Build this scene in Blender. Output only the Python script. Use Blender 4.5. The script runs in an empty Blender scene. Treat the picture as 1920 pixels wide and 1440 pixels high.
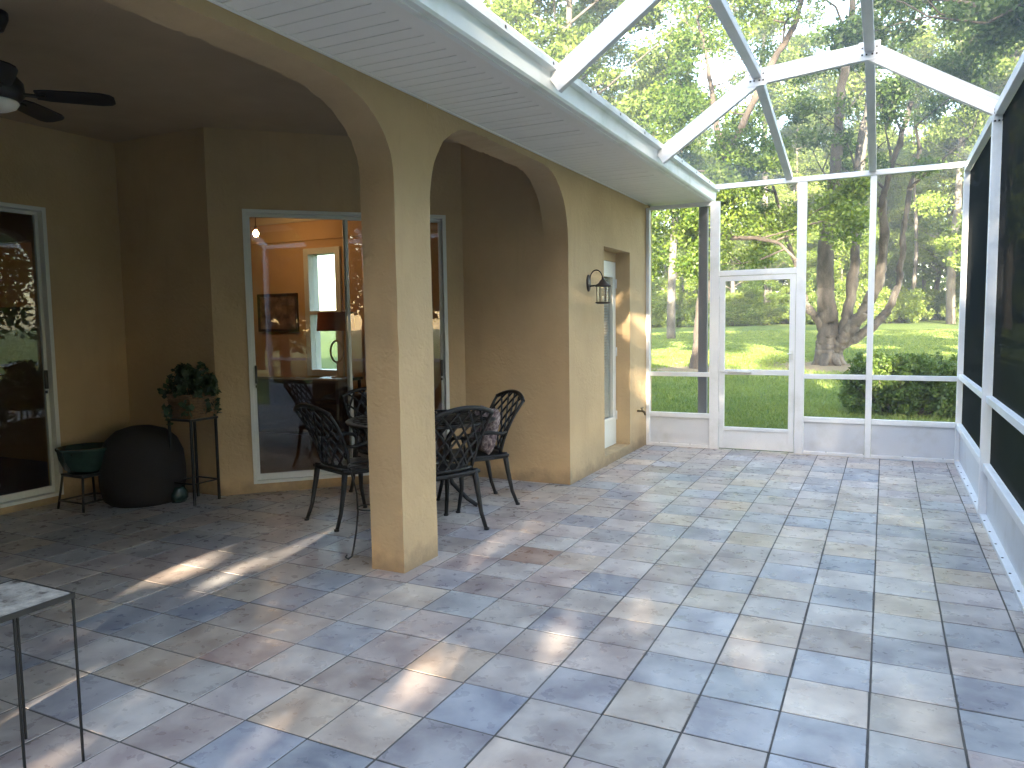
import bpy, math, random
import numpy as np
from mathutils import Vector, Matrix
from mathutils import noise as mnoise

# ------------------------------------------------------------------ scene, camera, light
S = bpy.context.scene
COL = S.collection
R = math.radians

cam_d = bpy.data.cameras.new('camera')
cam = bpy.data.objects.new('camera', cam_d)
COL.objects.link(cam)
S.camera = cam
cam_d.sensor_width = 36
cam_d.lens = 26.393
cam_d.clip_start = 0.05
cam_d.clip_end = 600
yaw, pitch, roll = R(26.4427), R(4.7095), R(-0.8657)
fwd = Vector((-math.sin(yaw) * math.cos(pitch), math.cos(yaw) * math.cos(pitch), -math.sin(pitch)))
rgt = Vector((math.cos(yaw), math.sin(yaw), 0))
upv = rgt.cross(fwd)
r2 = math.cos(roll) * rgt + math.sin(roll) * upv
u2 = -math.sin(roll) * rgt + math.cos(roll) * upv
M = Matrix((r2, u2, -fwd)).transposed().to_4x4()
M.translation = Vector((0, 0, 1.5))
cam.matrix_world = M

SUN = Vector((1.0, -4.4, 1.15)).normalized()        # direction towards the sun
EL = math.asin(SUN.z)
AZ = math.atan2(SUN.x, SUN.y)
world = bpy.data.worlds.new('World')
S.world = world
world.use_nodes = True
wn = world.node_tree.nodes
wl = world.node_tree.links
wn.clear()
w_out = wn.new('ShaderNodeOutputWorld')
w_bg = wn.new('ShaderNodeBackground')
w_sky = wn.new('ShaderNodeTexSky')
w_sky.sky_type = 'NISHITA'
w_sky.sun_disc = False
w_sky.sun_elevation = EL
w_sky.sun_rotation = AZ
w_sky.air_density = 1.0
w_sky.dust_density = 1.1
w_sky.ozone_density = 0.3
w_bg.inputs['Strength'].default_value = 0.15
wl.new(w_sky.outputs[0], w_bg.inputs['Color'])
wl.new(w_bg.outputs[0], w_out.inputs['Surface'])

sun_d = bpy.data.lights.new('sun', 'SUN')
sun_d.energy = 4.5
sun_d.angle = R(0.53)
sun_d.color = (1.0, 0.86, 0.66)
sun = bpy.data.objects.new('sun', sun_d)
COL.objects.link(sun)
sun.rotation_euler = SUN.to_track_quat('Z', 'Y').to_euler()
sun.location = (10, -40, 12)

S.view_settings.view_transform = 'Standard'
S.view_settings.look = 'None'
S.view_settings.exposure = 3.93
S.view_settings.gamma = 1.0
S.view_settings.use_curve_mapping = False
S.render.engine = 'CYCLES'
cy = S.cycles
cy.max_bounces = 8
cy.diffuse_bounces = 4
cy.glossy_bounces = 4
cy.transmission_bounces = 6
cy.transparent_max_bounces = 24
cy.caustics_reflective = False
cy.caustics_refractive = False
cy.sample_clamp_indirect = 6.0
cy.use_denoising = True

# ------------------------------------------------------------------ materials
def new_mat(name):
    m = bpy.data.materials.new(name)
    m.use_nodes = True
    nt = m.node_tree
    nt.nodes.clear()
    out = nt.nodes.new('ShaderNodeOutputMaterial')
    return m, nt.nodes, nt.links, out


def N(nodes, typ, **kw):
    n = nodes.new(typ)
    for k, v in kw.items():
        if k in n.inputs:
            n.inputs[k].default_value = v
        else:
            setattr(n, k, v)
    return n


def ramp(nodes, stops):
    r = nodes.new('ShaderNodeValToRGB')
    e = r.color_ramp.elements
    while len(e) < len(stops):
        e.new(0.5)
    for i, (p, c) in enumerate(stops):
        e[i].position = p
        e[i].color = (*c, 1) if len(c) == 3 else c
    return r


def mixc(nodes, links, a, b, fac, mode='MIX'):
    m = nodes.new('ShaderNodeMix')
    m.data_type = 'RGBA'
    m.blend_type = mode
    for sock, val in ((m.inputs[6], a), (m.inputs[7], b), (m.inputs[0], fac)):
        if hasattr(val, 'links'):
            links.new(val, sock)
        elif isinstance(val, (tuple, list)):
            sock.default_value = (*val[:3], 1)
        else:
            sock.default_value = val
    return m.outputs[2]


def mat(name, col, rough=0.6, metal=0.0, var=0.12, scale=8.0, bump=0.0, bscale=40.0, spec=0.5, stretch=(1, 1, 1),
        dirt=None, emit=None, detail=4.0):
    m, n, l, out = new_mat(name)
    b = N(n, 'ShaderNodeBsdfPrincipled', Roughness=rough, Metallic=metal)
    b.inputs['Specular IOR Level'].default_value = spec
    l.new(b.outputs[0], out.inputs['Surface'])
    tc = n.new('ShaderNodeTexCoord')
    mp = N(n, 'ShaderNodeMapping')
    mp.inputs['Scale'].default_value = stretch
    l.new(tc.outputs['Object'], mp.inputs['Vector'])
    nz = N(n, 'ShaderNodeTexNoise', Scale=scale, Detail=detail, Roughness=0.6)
    l.new(mp.outputs[0], nz.inputs['Vector'])
    lo = tuple(max(0, c * (1 - var)) for c in col)
    hi = tuple(min(1, c * (1 + var)) for c in col)
    rp = ramp(n, [(0.3, lo), (0.7, hi)])
    l.new(nz.outputs['Fac'], rp.inputs[0])
    c_out = rp.outputs[0]
    if dirt:
        dcol, dscale, amount = dirt
        nd = N(n, 'ShaderNodeTexNoise', Scale=dscale, Detail=5.0, Roughness=0.65)
        l.new(mp.outputs[0], nd.inputs['Vector'])
        dr = ramp(n, [(0.52, (0, 0, 0)), (0.75, (amount,) * 3)])
        l.new(nd.outputs['Fac'], dr.inputs[0])
        c_out = mixc(n, l, c_out, dcol, dr.outputs[0])
    l.new(c_out, b.inputs['Base Color'])
    if bump:
        nb = N(n, 'ShaderNodeTexNoise', Scale=bscale, Detail=4.0, Roughness=0.55)
        l.new(mp.outputs[0], nb.inputs['Vector'])
        bp = N(n, 'ShaderNodeBump', Strength=bump, Distance=0.01)
        l.new(nb.outputs['Fac'], bp.inputs['Height'])
        l.new(bp.outputs[0], b.inputs['Normal'])
    if emit:
        b.inputs['Emission Color'].default_value = (*emit[0], 1)
        b.inputs['Emission Strength'].default_value = emit[1]
    return m


def stucco(name, col):
    m, n, l, out = new_mat(name)
    b = N(n, 'ShaderNodeBsdfPrincipled', Roughness=0.82)
    b.inputs['Specular IOR Level'].default_value = 0.25
    l.new(b.outputs[0], out.inputs['Surface'])
    tc = n.new('ShaderNodeTexCoord')
    big = N(n, 'ShaderNodeTexNoise', Scale=1.3, Detail=5.0, Roughness=0.6)
    l.new(tc.outputs['Object'], big.inputs['Vector'])
    rp = ramp(n, [(0.3, tuple(c * 0.88 for c in col)), (0.7, tuple(min(1, c * 1.08) for c in col))])
    l.new(big.outputs['Fac'], rp.inputs[0])
    mp = N(n, 'ShaderNodeMapping')
    mp.inputs['Scale'].default_value = (9, 9, 1.1)
    l.new(tc.outputs['Object'], mp.inputs['Vector'])
    st = N(n, 'ShaderNodeTexNoise', Scale=1.0, Detail=5.0, Roughness=0.7)
    l.new(mp.outputs[0], st.inputs['Vector'])
    sr = ramp(n, [(0.55, (0, 0, 0)), (0.8, (0.35,) * 3)])
    l.new(st.outputs['Fac'], sr.inputs[0])
    c = mixc(n, l, rp.outputs[0], tuple(x * 0.72 for x in col), sr.outputs[0])
    # splashed dirt along the foot of the walls, and a few hairline stains
    sep = n.new('ShaderNodeSeparateXYZ')
    geo = n.new('ShaderNodeNewGeometry')
    l.new(geo.outputs['Position'], sep.inputs[0])
    gr = N(n, 'ShaderNodeTexNoise', Scale=7.0, Detail=6.0, Roughness=0.7)
    l.new(geo.outputs['Position'], gr.inputs['Vector'])
    wob = N(n, 'ShaderNodeMath', operation='MULTIPLY_ADD')
    l.new(gr.outputs['Fac'], wob.inputs[0])
    wob.inputs[1].default_value = -0.32
    l.new(sep.outputs['Z'], wob.inputs[2])
    mr = N(n, 'ShaderNodeMapRange')
    mr.inputs['From Min'].default_value = -0.14
    mr.inputs['From Max'].default_value = -0.02
    mr.inputs['To Min'].default_value = 0.55
    mr.inputs['To Max'].default_value = 0.0
    l.new(wob.outputs[0], mr.inputs['Value'])
    c = mixc(n, l, c, (0.17, 0.13, 0.085), mr.outputs[0])
    l.new(c, b.inputs['Base Color'])
    # trowelled relief: flattened patches with ridges, patchy in strength
    v = N(n, 'ShaderNodeTexVoronoi', Scale=22.0)
    v.feature = 'SMOOTH_F1'
    nz2 = N(n, 'ShaderNodeTexNoise', Scale=9.0, Detail=3.0)
    l.new(tc.outputs['Object'], nz2.inputs['Vector'])
    va = N(n, 'ShaderNodeVectorMath', operation='MULTIPLY_ADD')
    l.new(nz2.outputs['Color'], va.inputs[0])
    va.inputs[1].default_value = (0.25, 0.25, 0.25)
    l.new(tc.outputs['Object'], va.inputs[2])
    l.new(va.outputs[0], v.inputs['Vector'])
    fine = N(n, 'ShaderNodeTexNoise', Scale=55.0, Detail=5.0, Roughness=0.6)
    l.new(tc.outputs['Object'], fine.inputs['Vector'])
    patch = N(n, 'ShaderNodeTexNoise', Scale=2.2, Detail=2.0)
    l.new(tc.outputs['Object'], patch.inputs['Vector'])
    pr = ramp(n, [(0.42, (0.25,) * 3), (0.62, (1, 1, 1))])
    l.new(patch.outputs['Fac'], pr.inputs[0])
    mul = N(n, 'ShaderNodeMath', operation='MULTIPLY')
    l.new(v.outputs['Distance'], mul.inputs[0])
    l.new(pr.outputs[0], mul.inputs[1])
    add = N(n, 'ShaderNodeMath', operation='MULTIPLY_ADD')
    l.new(fine.outputs['Fac'], add.inputs[0])
    add.inputs[1].default_value = 0.35
    l.new(mul.outputs[0], add.inputs[2])
    bp = N(n, 'ShaderNodeBump', Strength=0.38, Distance=0.012)
    l.new(add.outputs[0], bp.inputs['Height'])
    l.new(bp.outputs[0], b.inputs['Normal'])
    return m


def tile_mat(name, from_object):
    m, n, l, out = new_mat(name)
    b = N(n, 'ShaderNodeBsdfPrincipled')
    b.inputs['Specular IOR Level'].default_value = 0.5
    l.new(b.outputs[0], out.inputs['Surface'])
    if from_object:
        oi = n.new('ShaderNodeObjectInfo')
        base = oi.outputs['Color']
    else:
        at = n.new('ShaderNodeVertexColor')
        at.layer_name = 'tint'
        base = at.outputs['Color']
    geo = n.new('ShaderNodeNewGeometry')
    n1 = N(n, 'ShaderNodeTexNoise', Scale=4.5, Detail=5.0, Roughness=0.55, Distortion=0.3)
    l.new(geo.outputs['Position'], n1.inputs['Vector'])
    r1 = ramp(n, [(0.36, (0, 0, 0)), (0.64, (1, 1, 1))])
    l.new(n1.outputs['Fac'], r1.inputs[0])
    dark = mixc(n, l, base, (0.66, 0.65, 0.68), 1.0, 'MULTIPLY')
    light = mixc(n, l, base, (0.62, 0.60, 0.56), 0.22)
    c = mixc(n, l, dark, light, r1.outputs[0])
    n2 = N(n, 'ShaderNodeTexNoise', Scale=13.0, Detail=4.0, Roughness=0.55, Distortion=0.2)
    l.new(geo.outputs['Position'], n2.inputs['Vector'])
    r2_ = ramp(n, [(0.54, (0, 0, 0)), (0.74, (0.14,) * 3)])
    l.new(n2.outputs['Fac'], r2_.inputs[0])
    c = mixc(n, l, c, (0.66, 0.65, 0.62), r2_.outputs[0])
    # a few dark scuffs
    n3 = N(n, 'ShaderNodeTexNoise', Scale=1.1, Detail=4.0, Roughness=0.7)
    l.new(geo.outputs['Position'], n3.inputs['Vector'])
    r3 = ramp(n, [(0.70, (0, 0, 0)), (0.82, (0.6,) * 3)])
    l.new(n3.outputs['Fac'], r3.inputs[0])
    c = mixc(n, l, c, (0.10, 0.085, 0.07), r3.outputs[0])
    l.new(c, b.inputs['Base Color'])
    rr = ramp(n, [(0.3, (0.22,) * 3), (0.7, (0.42,) * 3)])
    l.new(n2.outputs['Fac'], rr.inputs[0])
    l.new(rr.outputs[0], b.inputs['Roughness'])
    bp = N(n, 'ShaderNodeBump', Strength=0.08, Distance=0.006)
    l.new(n2.outputs['Fac'], bp.inputs['Height'])
    l.new(bp.outputs[0], b.inputs['Normal'])
    return m


def leaf_mat(name, dark, light, trans=0.35, scale=0.6):
    m, n, l, out = new_mat(name)
    geo = n.new('ShaderNodeNewGeometry')
    oi = n.new('ShaderNodeObjectInfo')
    n1 = N(n, 'ShaderNodeTexNoise', Scale=scale, Detail=3.0)
    l.new(geo.outputs['Position'], n1.inputs['Vector'])
    wn_ = N(n, 'ShaderNodeTexWhiteNoise')
    wn_.noise_dimensions = '1D'
    l.new(geo.outputs['Random Per Island'], wn_.inputs['W'])
    ad = N(n, 'ShaderNodeMath', operation='MULTIPLY_ADD')
    l.new(wn_.outputs['Value'], ad.inputs[0])
    ad.inputs[1].default_value = 0.35
    l.new(n1.outputs['Fac'], ad.inputs[2])
    ad2 = N(n, 'ShaderNodeMath', operation='MULTIPLY_ADD')
    l.new(oi.outputs['Random'], ad2.inputs[0])
    ad2.inputs[1].default_value = 0.25
    l.new(ad.outputs[0], ad2.inputs[2])
    rp = ramp(n, [(0.45, dark), (1.1 if False else 0.98, light)])
    l.new(ad2.outputs[0], rp.inputs[0])
    d = N(n, 'ShaderNodeBsdfPrincipled', Roughness=0.5)
    d.inputs['Specular IOR Level'].default_value = 0.35
    l.new(rp.outputs[0], d.inputs['Base Color'])
    t = n.new('ShaderNodeBsdfTranslucent')
    tcol = mixc(n, l, rp.outputs[0], (1.0, 0.95, 0.35), 0.35, 'SCREEN') if False else mixc(n, l, rp.outputs[0], (1.5, 1.55, 0.6), 1.0, 'MULTIPLY')
    l.new(tcol, t.inputs['Color'])
    mx = N(n, 'ShaderNodeMixShader', Fac=trans)
    l.new(d.outputs[0], mx.inputs[1])
    l.new(t.outputs[0], mx.inputs[2])
    l.new(mx.outputs[0], out.inputs['Surface'])
    return m


def screen_mat(name, T, col):
    """woven mesh: the share of light let through falls with the slant at which the weave is crossed"""
    m, n, l, out = new_mat(name)
    geo = n.new('ShaderNodeNewGeometry')
    dt = N(n, 'ShaderNodeVectorMath', operation='DOT_PRODUCT')
    l.new(geo.outputs['Normal'], dt.inputs[0])
    l.new(geo.outputs['Incoming'], dt.inputs[1])
    ab = N(n, 'ShaderNodeMath', operation='ABSOLUTE')
    l.new(dt.outputs['Value'], ab.inputs[0])
    mxm = N(n, 'ShaderNodeMath', operation='MAXIMUM')
    l.new(ab.outputs[0], mxm.inputs[0])
    mxm.inputs[1].default_value = 0.03
    inv = N(n, 'ShaderNodeMath', operation='DIVIDE')
    inv.inputs[0].default_value = 1.0
    l.new(mxm.outputs[0], inv.inputs[1])
    pw = N(n, 'ShaderNodeMath', operation='POWER')
    pw.inputs[0].default_value = T
    l.new(inv.outputs[0], pw.inputs[1])
    d = N(n, 'ShaderNodeBsdfDiffuse')
    d.inputs['Color'].default_value = (*col, 1)
    t2 = N(n, 'ShaderNodeBsdfTranslucent')
    t2.inputs['Color'].default_value = (*col, 1)
    dd = N(n, 'ShaderNodeMixShader', Fac=0.4)
    l.new(d.outputs[0], dd.inputs[1])
    l.new(t2.outputs[0], dd.inputs[2])
    tr = n.new('ShaderNodeBsdfTransparent')
    mx = n.new('ShaderNodeMixShader')
    l.new(pw.outputs[0], mx.inputs[0])
    l.new(dd.outputs[0], mx.inputs[1])
    l.new(tr.outputs[0], mx.inputs[2])
    l.new(mx.outputs[0], out.inputs['Surface'])
    return m


def glass_mat(name, tint=(0.90, 0.92, 0.91), ior=1.62):
    m, n, l, out = new_mat(name)
    geo0 = n.new('ShaderNodeNewGeometry')
    dt = N(n, 'ShaderNodeVectorMath', operation='DOT_PRODUCT')
    l.new(geo0.outputs['Normal'], dt.inputs[0])
    l.new(geo0.outputs['Incoming'], dt.inputs[1])
    ab = N(n, 'ShaderNodeMath', operation='ABSOLUTE')
    l.new(dt.outputs['Value'], ab.inputs[0])
    om = N(n, 'ShaderNodeMath', operation='SUBTRACT')
    om.inputs[0].default_value = 1.0
    l.new(ab.outputs[0], om.inputs[1])
    p5 = N(n, 'ShaderNodeMath', operation='POWER')
    l.new(om.outputs[0], p5.inputs[0])
    p5.inputs[1].default_value = 5.0
    f0 = ((ior - 1) / (ior + 1)) ** 2
    fr = N(n, 'ShaderNodeMath', operation='MULTIPLY_ADD')
    l.new(p5.outputs[0], fr.inputs[0])
    fr.inputs[1].default_value = 1 - f0
    fr.inputs[2].default_value = f0
    tr = n.new('ShaderNodeBsdfTransparent')
    tr.inputs['Color'].default_value = (*tint, 1)
    gl = N(n, 'ShaderNodeBsdfGlossy', Roughness=0.004)
    geo = n.new('ShaderNodeNewGeometry')
    nz = N(n, 'ShaderNodeTexNoise', Scale=1.2, Detail=1.0)
    l.new(geo.outputs['Position'], nz.inputs['Vector'])
    bp = N(n, 'ShaderNodeBump', Strength=0.05, Distance=0.02)
    l.new(nz.outputs['Fac'], bp.inputs['Height'])
    l.new(bp.outputs[0], gl.inputs['Normal'])
    mx = n.new('ShaderNodeMixShader')
    l.new(fr.outputs[0], mx.inputs[0])
    l.new(tr.outputs[0], mx.inputs[1])
    l.new(gl.outputs[0], mx.inputs[2])
    l.new(mx.outputs[0], out.inputs['Surface'])
    return m


def emit_mat(name, col, s):
    m, n, l, out = new_mat(name)
    e = N(n, 'ShaderNodeEmission', Strength=s)
    e.inputs['Color'].default_value = (*col, 1)
    l.new(e.outputs[0], out.inputs['Surface'])
    return m


def lawn_mat():
    m, n, l, out = new_mat('lawn')
    b = N(n, 'ShaderNodeBsdfPrincipled', Roughness=0.9)
    b.inputs['Specular IOR Level'].default_value = 0.15
    l.new(b.outputs[0], out.inputs['Surface'])
    geo = n.new('ShaderNodeNewGeometry')
    n1 = N(n, 'ShaderNodeTexNoise', Scale=0.35, Detail=6.0, Roughness=0.65)
    l.new(geo.outputs['Position'], n1.inputs['Vector'])
    r1 = ramp(n, [(0.3, (0.070, 0.115, 0.024)), (0.7, (0.135, 0.175, 0.046))])
    l.new(n1.outputs['Fac'], r1.inputs[0])
    n2 = N(n, 'ShaderNodeTexNoise', Scale=14.0, Detail=5.0, Roughness=0.7)
    l.new(geo.outputs['Position'], n2.inputs['Vector'])
    r2_ = ramp(n, [(0.35, (0.55,) * 3), (0.7, (1.35,) * 3)])
    l.new(n2.outputs['Fac'], r2_.inputs[0])
    c = mixc(n, l, r1.outputs[0], r2_.outputs[0], 1.0, 'MULTIPLY')
    # bare leaf-littered earth: patches by noise, and a bed round the old tree
    n3 = N(n, 'ShaderNodeTexNoise', Scale=0.13, Detail=7.0, Roughness=0.7)
    l.new(geo.outputs['Position'], n3.inputs['Vector'])
    r3 = ramp(n, [(0.64, (0, 0, 0)), (0.74, (0.5,) * 3)])
    l.new(n3.outputs['Fac'], r3.inputs[0])
    c = mixc(n, l, c, (0.23, 0.165, 0.10), r3.outputs[0])
    for (cx, cy_, r0) in ((-1.3, 22.6, 2.2), (-4.7, 20.4, 1.6)):
        ds = N(n, 'ShaderNodeVectorMath', operation='DISTANCE')
        l.new(geo.outputs['Position'], ds.inputs[0])
        ds.inputs[1].default_value = (cx, cy_, 0.1)
        wob = N(n, 'ShaderNodeMath', operation='MULTIPLY_ADD')
        l.new(n2.outputs['Fac'], wob.inputs[0])
        wob.inputs[1].default_value = 1.2
        l.new(ds.outputs['Value'], wob.inputs[2])
        mr = N(n, 'ShaderNodeMapRange')
        mr.inputs['From Min'].default_value = r0
        mr.inputs['From Max'].default_value = r0 + 0.9
        mr.inputs['To Min'].default_value = 0.8
        mr.inputs['To Max'].default_value = 0.0
        l.new(wob.outputs[0], mr.inputs['Value'])
        c = mixc(n, l, c, (0.25, 0.18, 0.125), mr.outputs[0])
    l.new(c, b.inputs['Base Color'])
    bp = N(n, 'ShaderNodeBump', Strength=0.6, Distance=0.05)
    l.new(n2.outputs['Fac'], bp.inputs['Height'])
    l.new(bp.outputs[0], b.inputs['Normal'])
    return m


TAN = (0.51, 0.370, 0.212)
MT = dict(
    stucco=stucco('tan_stucco', TAN),
    lanai_ceiling=mat('lanai_ceiling_paint', (0.40, 0.30, 0.185), 0.85, var=0.08, scale=2, bump=0.25, bscale=70),
    soffit=mat('white_vinyl', (0.86, 0.84, 0.79), 0.5, var=0.04, scale=3, dirt=((0.45, 0.46, 0.40), 1.5, 0.25)),
    gutter=mat('white_gutter_paint', (0.84, 0.86, 0.83), 0.4, var=0.04, scale=2, dirt=((0.42, 0.47, 0.33), 2.2, 0.5)),
    alu=mat('white_aluminium', (0.74, 0.75, 0.77), 0.38, var=0.03, scale=4, dirt=((0.45, 0.45, 0.40), 2.6, 0.45)),
    kick=mat('white_kick_panel', (0.60, 0.62, 0.66), 0.4, var=0.03, scale=2, bump=0.35, bscale=2.2, dirt=((0.36, 0.35, 0.31), 2.4, 0.5)),
    grout=mat('dark_grout', (0.085, 0.078, 0.07), 0.95, var=0.35, scale=12),
    tile=tile_mat('stone_tile', True),
    tile_far=tile_mat('stone_tile_far', False),
    screen=screen_mat('charcoal_screen_mesh', 0.85, (0.13, 0.14, 0.14)),
    screen_end=screen_mat('brightened_screen_mesh', 0.92, (0.13, 0.14, 0.14)),  # same mesh, made more see-through to brighten the view beyond
    screen_side=screen_mat('darkened_screen_mesh', 0.60, (0.016, 0.019, 0.021)),  # same mesh, darkened to deepen the shade seen through the side wall
    glass=glass_mat('window_glass'),
    vinyl=mat('white_door_frame', (0.68, 0.69, 0.66), 0.4, var=0.04, scale=3),
    black=mat('black_plastic', (0.012, 0.012, 0.012), 0.4, var=0.2),
    iron=mat('cast_black_metal', (0.009, 0.0085, 0.0085), 0.5, metal=0.0, var=0.35, scale=20, bump=0.25, bscale=140, spec=0.35),
    wire=mat('black_wire', (0.008, 0.0075, 0.007), 0.45, var=0.3, scale=20, spec=0.5),
    bronze=mat('bronze_lantern', (0.045, 0.030, 0.024), 0.4, metal=0.3, var=0.3, scale=25),
    door=mat('white_door_paint', (0.74, 0.74, 0.68), 0.4, var=0.03, scale=2),
    blind=mat('white_blind', (0.62, 0.63, 0.60), 0.7, var=0.05, scale=3),
    fan=mat('dark_fan', (0.013, 0.011, 0.012), 0.45, var=0.3, scale=10),
    bowl=mat('frosted_bowl', (0.75, 0.74, 0.70), 0.5, var=0.05),
    downspout=mat('grey_downspout_paint', (0.15, 0.15, 0.16), 0.5, var=0.06, scale=3),
    brass=mat('weathered_brass', (0.10, 0.07, 0.04), 0.4, metal=0.7, var=0.3),
    stone=mat('speckled_stone', (0.40, 0.37, 0.33), 0.5, var=0.45, scale=30, bump=0.2, bscale=50,
              dirt=((0.045, 0.03, 0.025), 15.0, 1.6), detail=6),
    steel=mat('grey_steel_edge', (0.03, 0.028, 0.026), 0.5, metal=0.2, var=0.3),
    fabric=None,
    pot=mat('green_glazed_pot', (0.014, 0.036, 0.031), 0.25, var=0.4, scale=9),
    soil=mat('potting_soil', (0.03, 0.022, 0.015), 0.95, var=0.4, scale=30, bump=0.6, bscale=60),
    wicker=mat('wicker_basket', (0.20, 0.115, 0.05), 0.7, var=0.45, scale=30, bump=0.8, bscale=90, stretch=(1, 1, 4)),
    hassock=mat('dark_brown_weave', (0.009, 0.0055, 0.005), 0.7, var=0.5, scale=40, bump=0.8, bscale=110, stretch=(1, 1, 3)),
    lawn=lawn_mat(),
    bark=mat('grey_bark', (0.060, 0.053, 0.046), 0.95, var=0.65, scale=4, bump=1.0, bscale=9, stretch=(1, 1, 0.4), detail=8, dirt=((0.17, 0.16, 0.14), 3.5, 0.9)),
    bark_dark=mat('dark_bark', (0.065, 0.052, 0.042), 0.95, var=0.5, scale=5, bump=1.0, bscale=12, stretch=(1, 1, 0.35), detail=8),
    leaf_oak=leaf_mat('oak_leaves', (0.018, 0.042, 0.010), (0.060, 0.100, 0.018), 0.3),
    leaf_wood=leaf_mat('wood_leaves', (0.028, 0.058, 0.012), (0.135, 0.185, 0.034), 0.36, scale=0.2),
    leaf_lime=leaf_mat('lime_leaves', (0.036, 0.076, 0.010), (0.130, 0.180, 0.024), 0.42),
    leaf_bush=leaf_mat('bush_leaves', (0.022, 0.048, 0.012), (0.095, 0.145, 0.025), 0.3, scale=3),
    leaf_pot=leaf_mat('houseplant_leaves', (0.018, 0.040, 0.018), (0.045, 0.080, 0.035), 0.2, scale=6),
    grass=leaf_mat('grass_blades', (0.060, 0.108, 0.018), (0.155, 0.195, 0.045), 0.3, scale=0.5),
    bark_wood=mat('grey_wood_bark', (0.085, 0.078, 0.068), 0.95, var=0.5, scale=4, bump=1.0, bscale=9, stretch=(1, 1, 0.4), detail=6),
    roof=mat('brown_shingles', (0.14, 0.115, 0.095), 0.9, var=0.3, scale=12, bump=0.6, bscale=30),
    room_wall=mat('apricot_room_paint', (0.62, 0.40, 0.20), 0.8, var=0.05, scale=2),
    room_ceiling=mat('cream_room_ceiling', (0.66, 0.50, 0.32), 0.85, var=0.04, scale=2),
    room_floor=mat('brown_room_floor', (0.085, 0.050, 0.035), 0.35, var=0.25, scale=3),
    sofa=mat('dark_brown_leather', (0.028, 0.014, 0.011), 0.5, var=0.3, scale=8, bump=0.2),
    wood=mat('dark_wood', (0.055, 0.026, 0.014), 0.4, var=0.35, scale=4, stretch=(1, 6, 6)),
    shade=mat('red_brown_shade', (0.30, 0.075, 0.03), 0.7, var=0.1, scale=20),
    cream=mat('cream_ceramic', (0.62, 0.55, 0.42), 0.3, var=0.06),
    picture=mat('brown_print', (0.22, 0.13, 0.07), 0.6, var=0.75, scale=7, detail=6),
    bulb=emit_mat('lit_bulb', (1.0, 0.62, 0.28), 14.0),
)
_m, _n, _l, _o = new_mat('mottled_plush')
_b = N(_n, 'ShaderNodeBsdfPrincipled', Roughness=0.95)
_tc = _n.new('ShaderNodeTexCoord')
_v = N(_n, 'ShaderNodeTexNoise', Scale=28.0, Detail=6.0, Roughness=0.75)
_l.new(_tc.outputs['Object'], _v.inputs['Vector'])
_r = ramp(_n, [(0.36, (0.055, 0.04, 0.05)), (0.5, (0.22, 0.16, 0.17)), (0.64, (0.55, 0.47, 0.45))])
_l.new(_v.outputs['Fac'], _r.inputs[0])
_l.new(_r.outputs[0], _b.inputs['Base Color'])
_bp = N(_n, 'ShaderNodeBump', Strength=1.0, Distance=0.02)
_l.new(_v.outputs['Fac'], _bp.inputs['Height'])
_l.new(_bp.outputs[0], _b.inputs['Normal'])
_l.new(_b.outputs[0], _o.inputs['Surface'])
MT['fabric'] = _m


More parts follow.
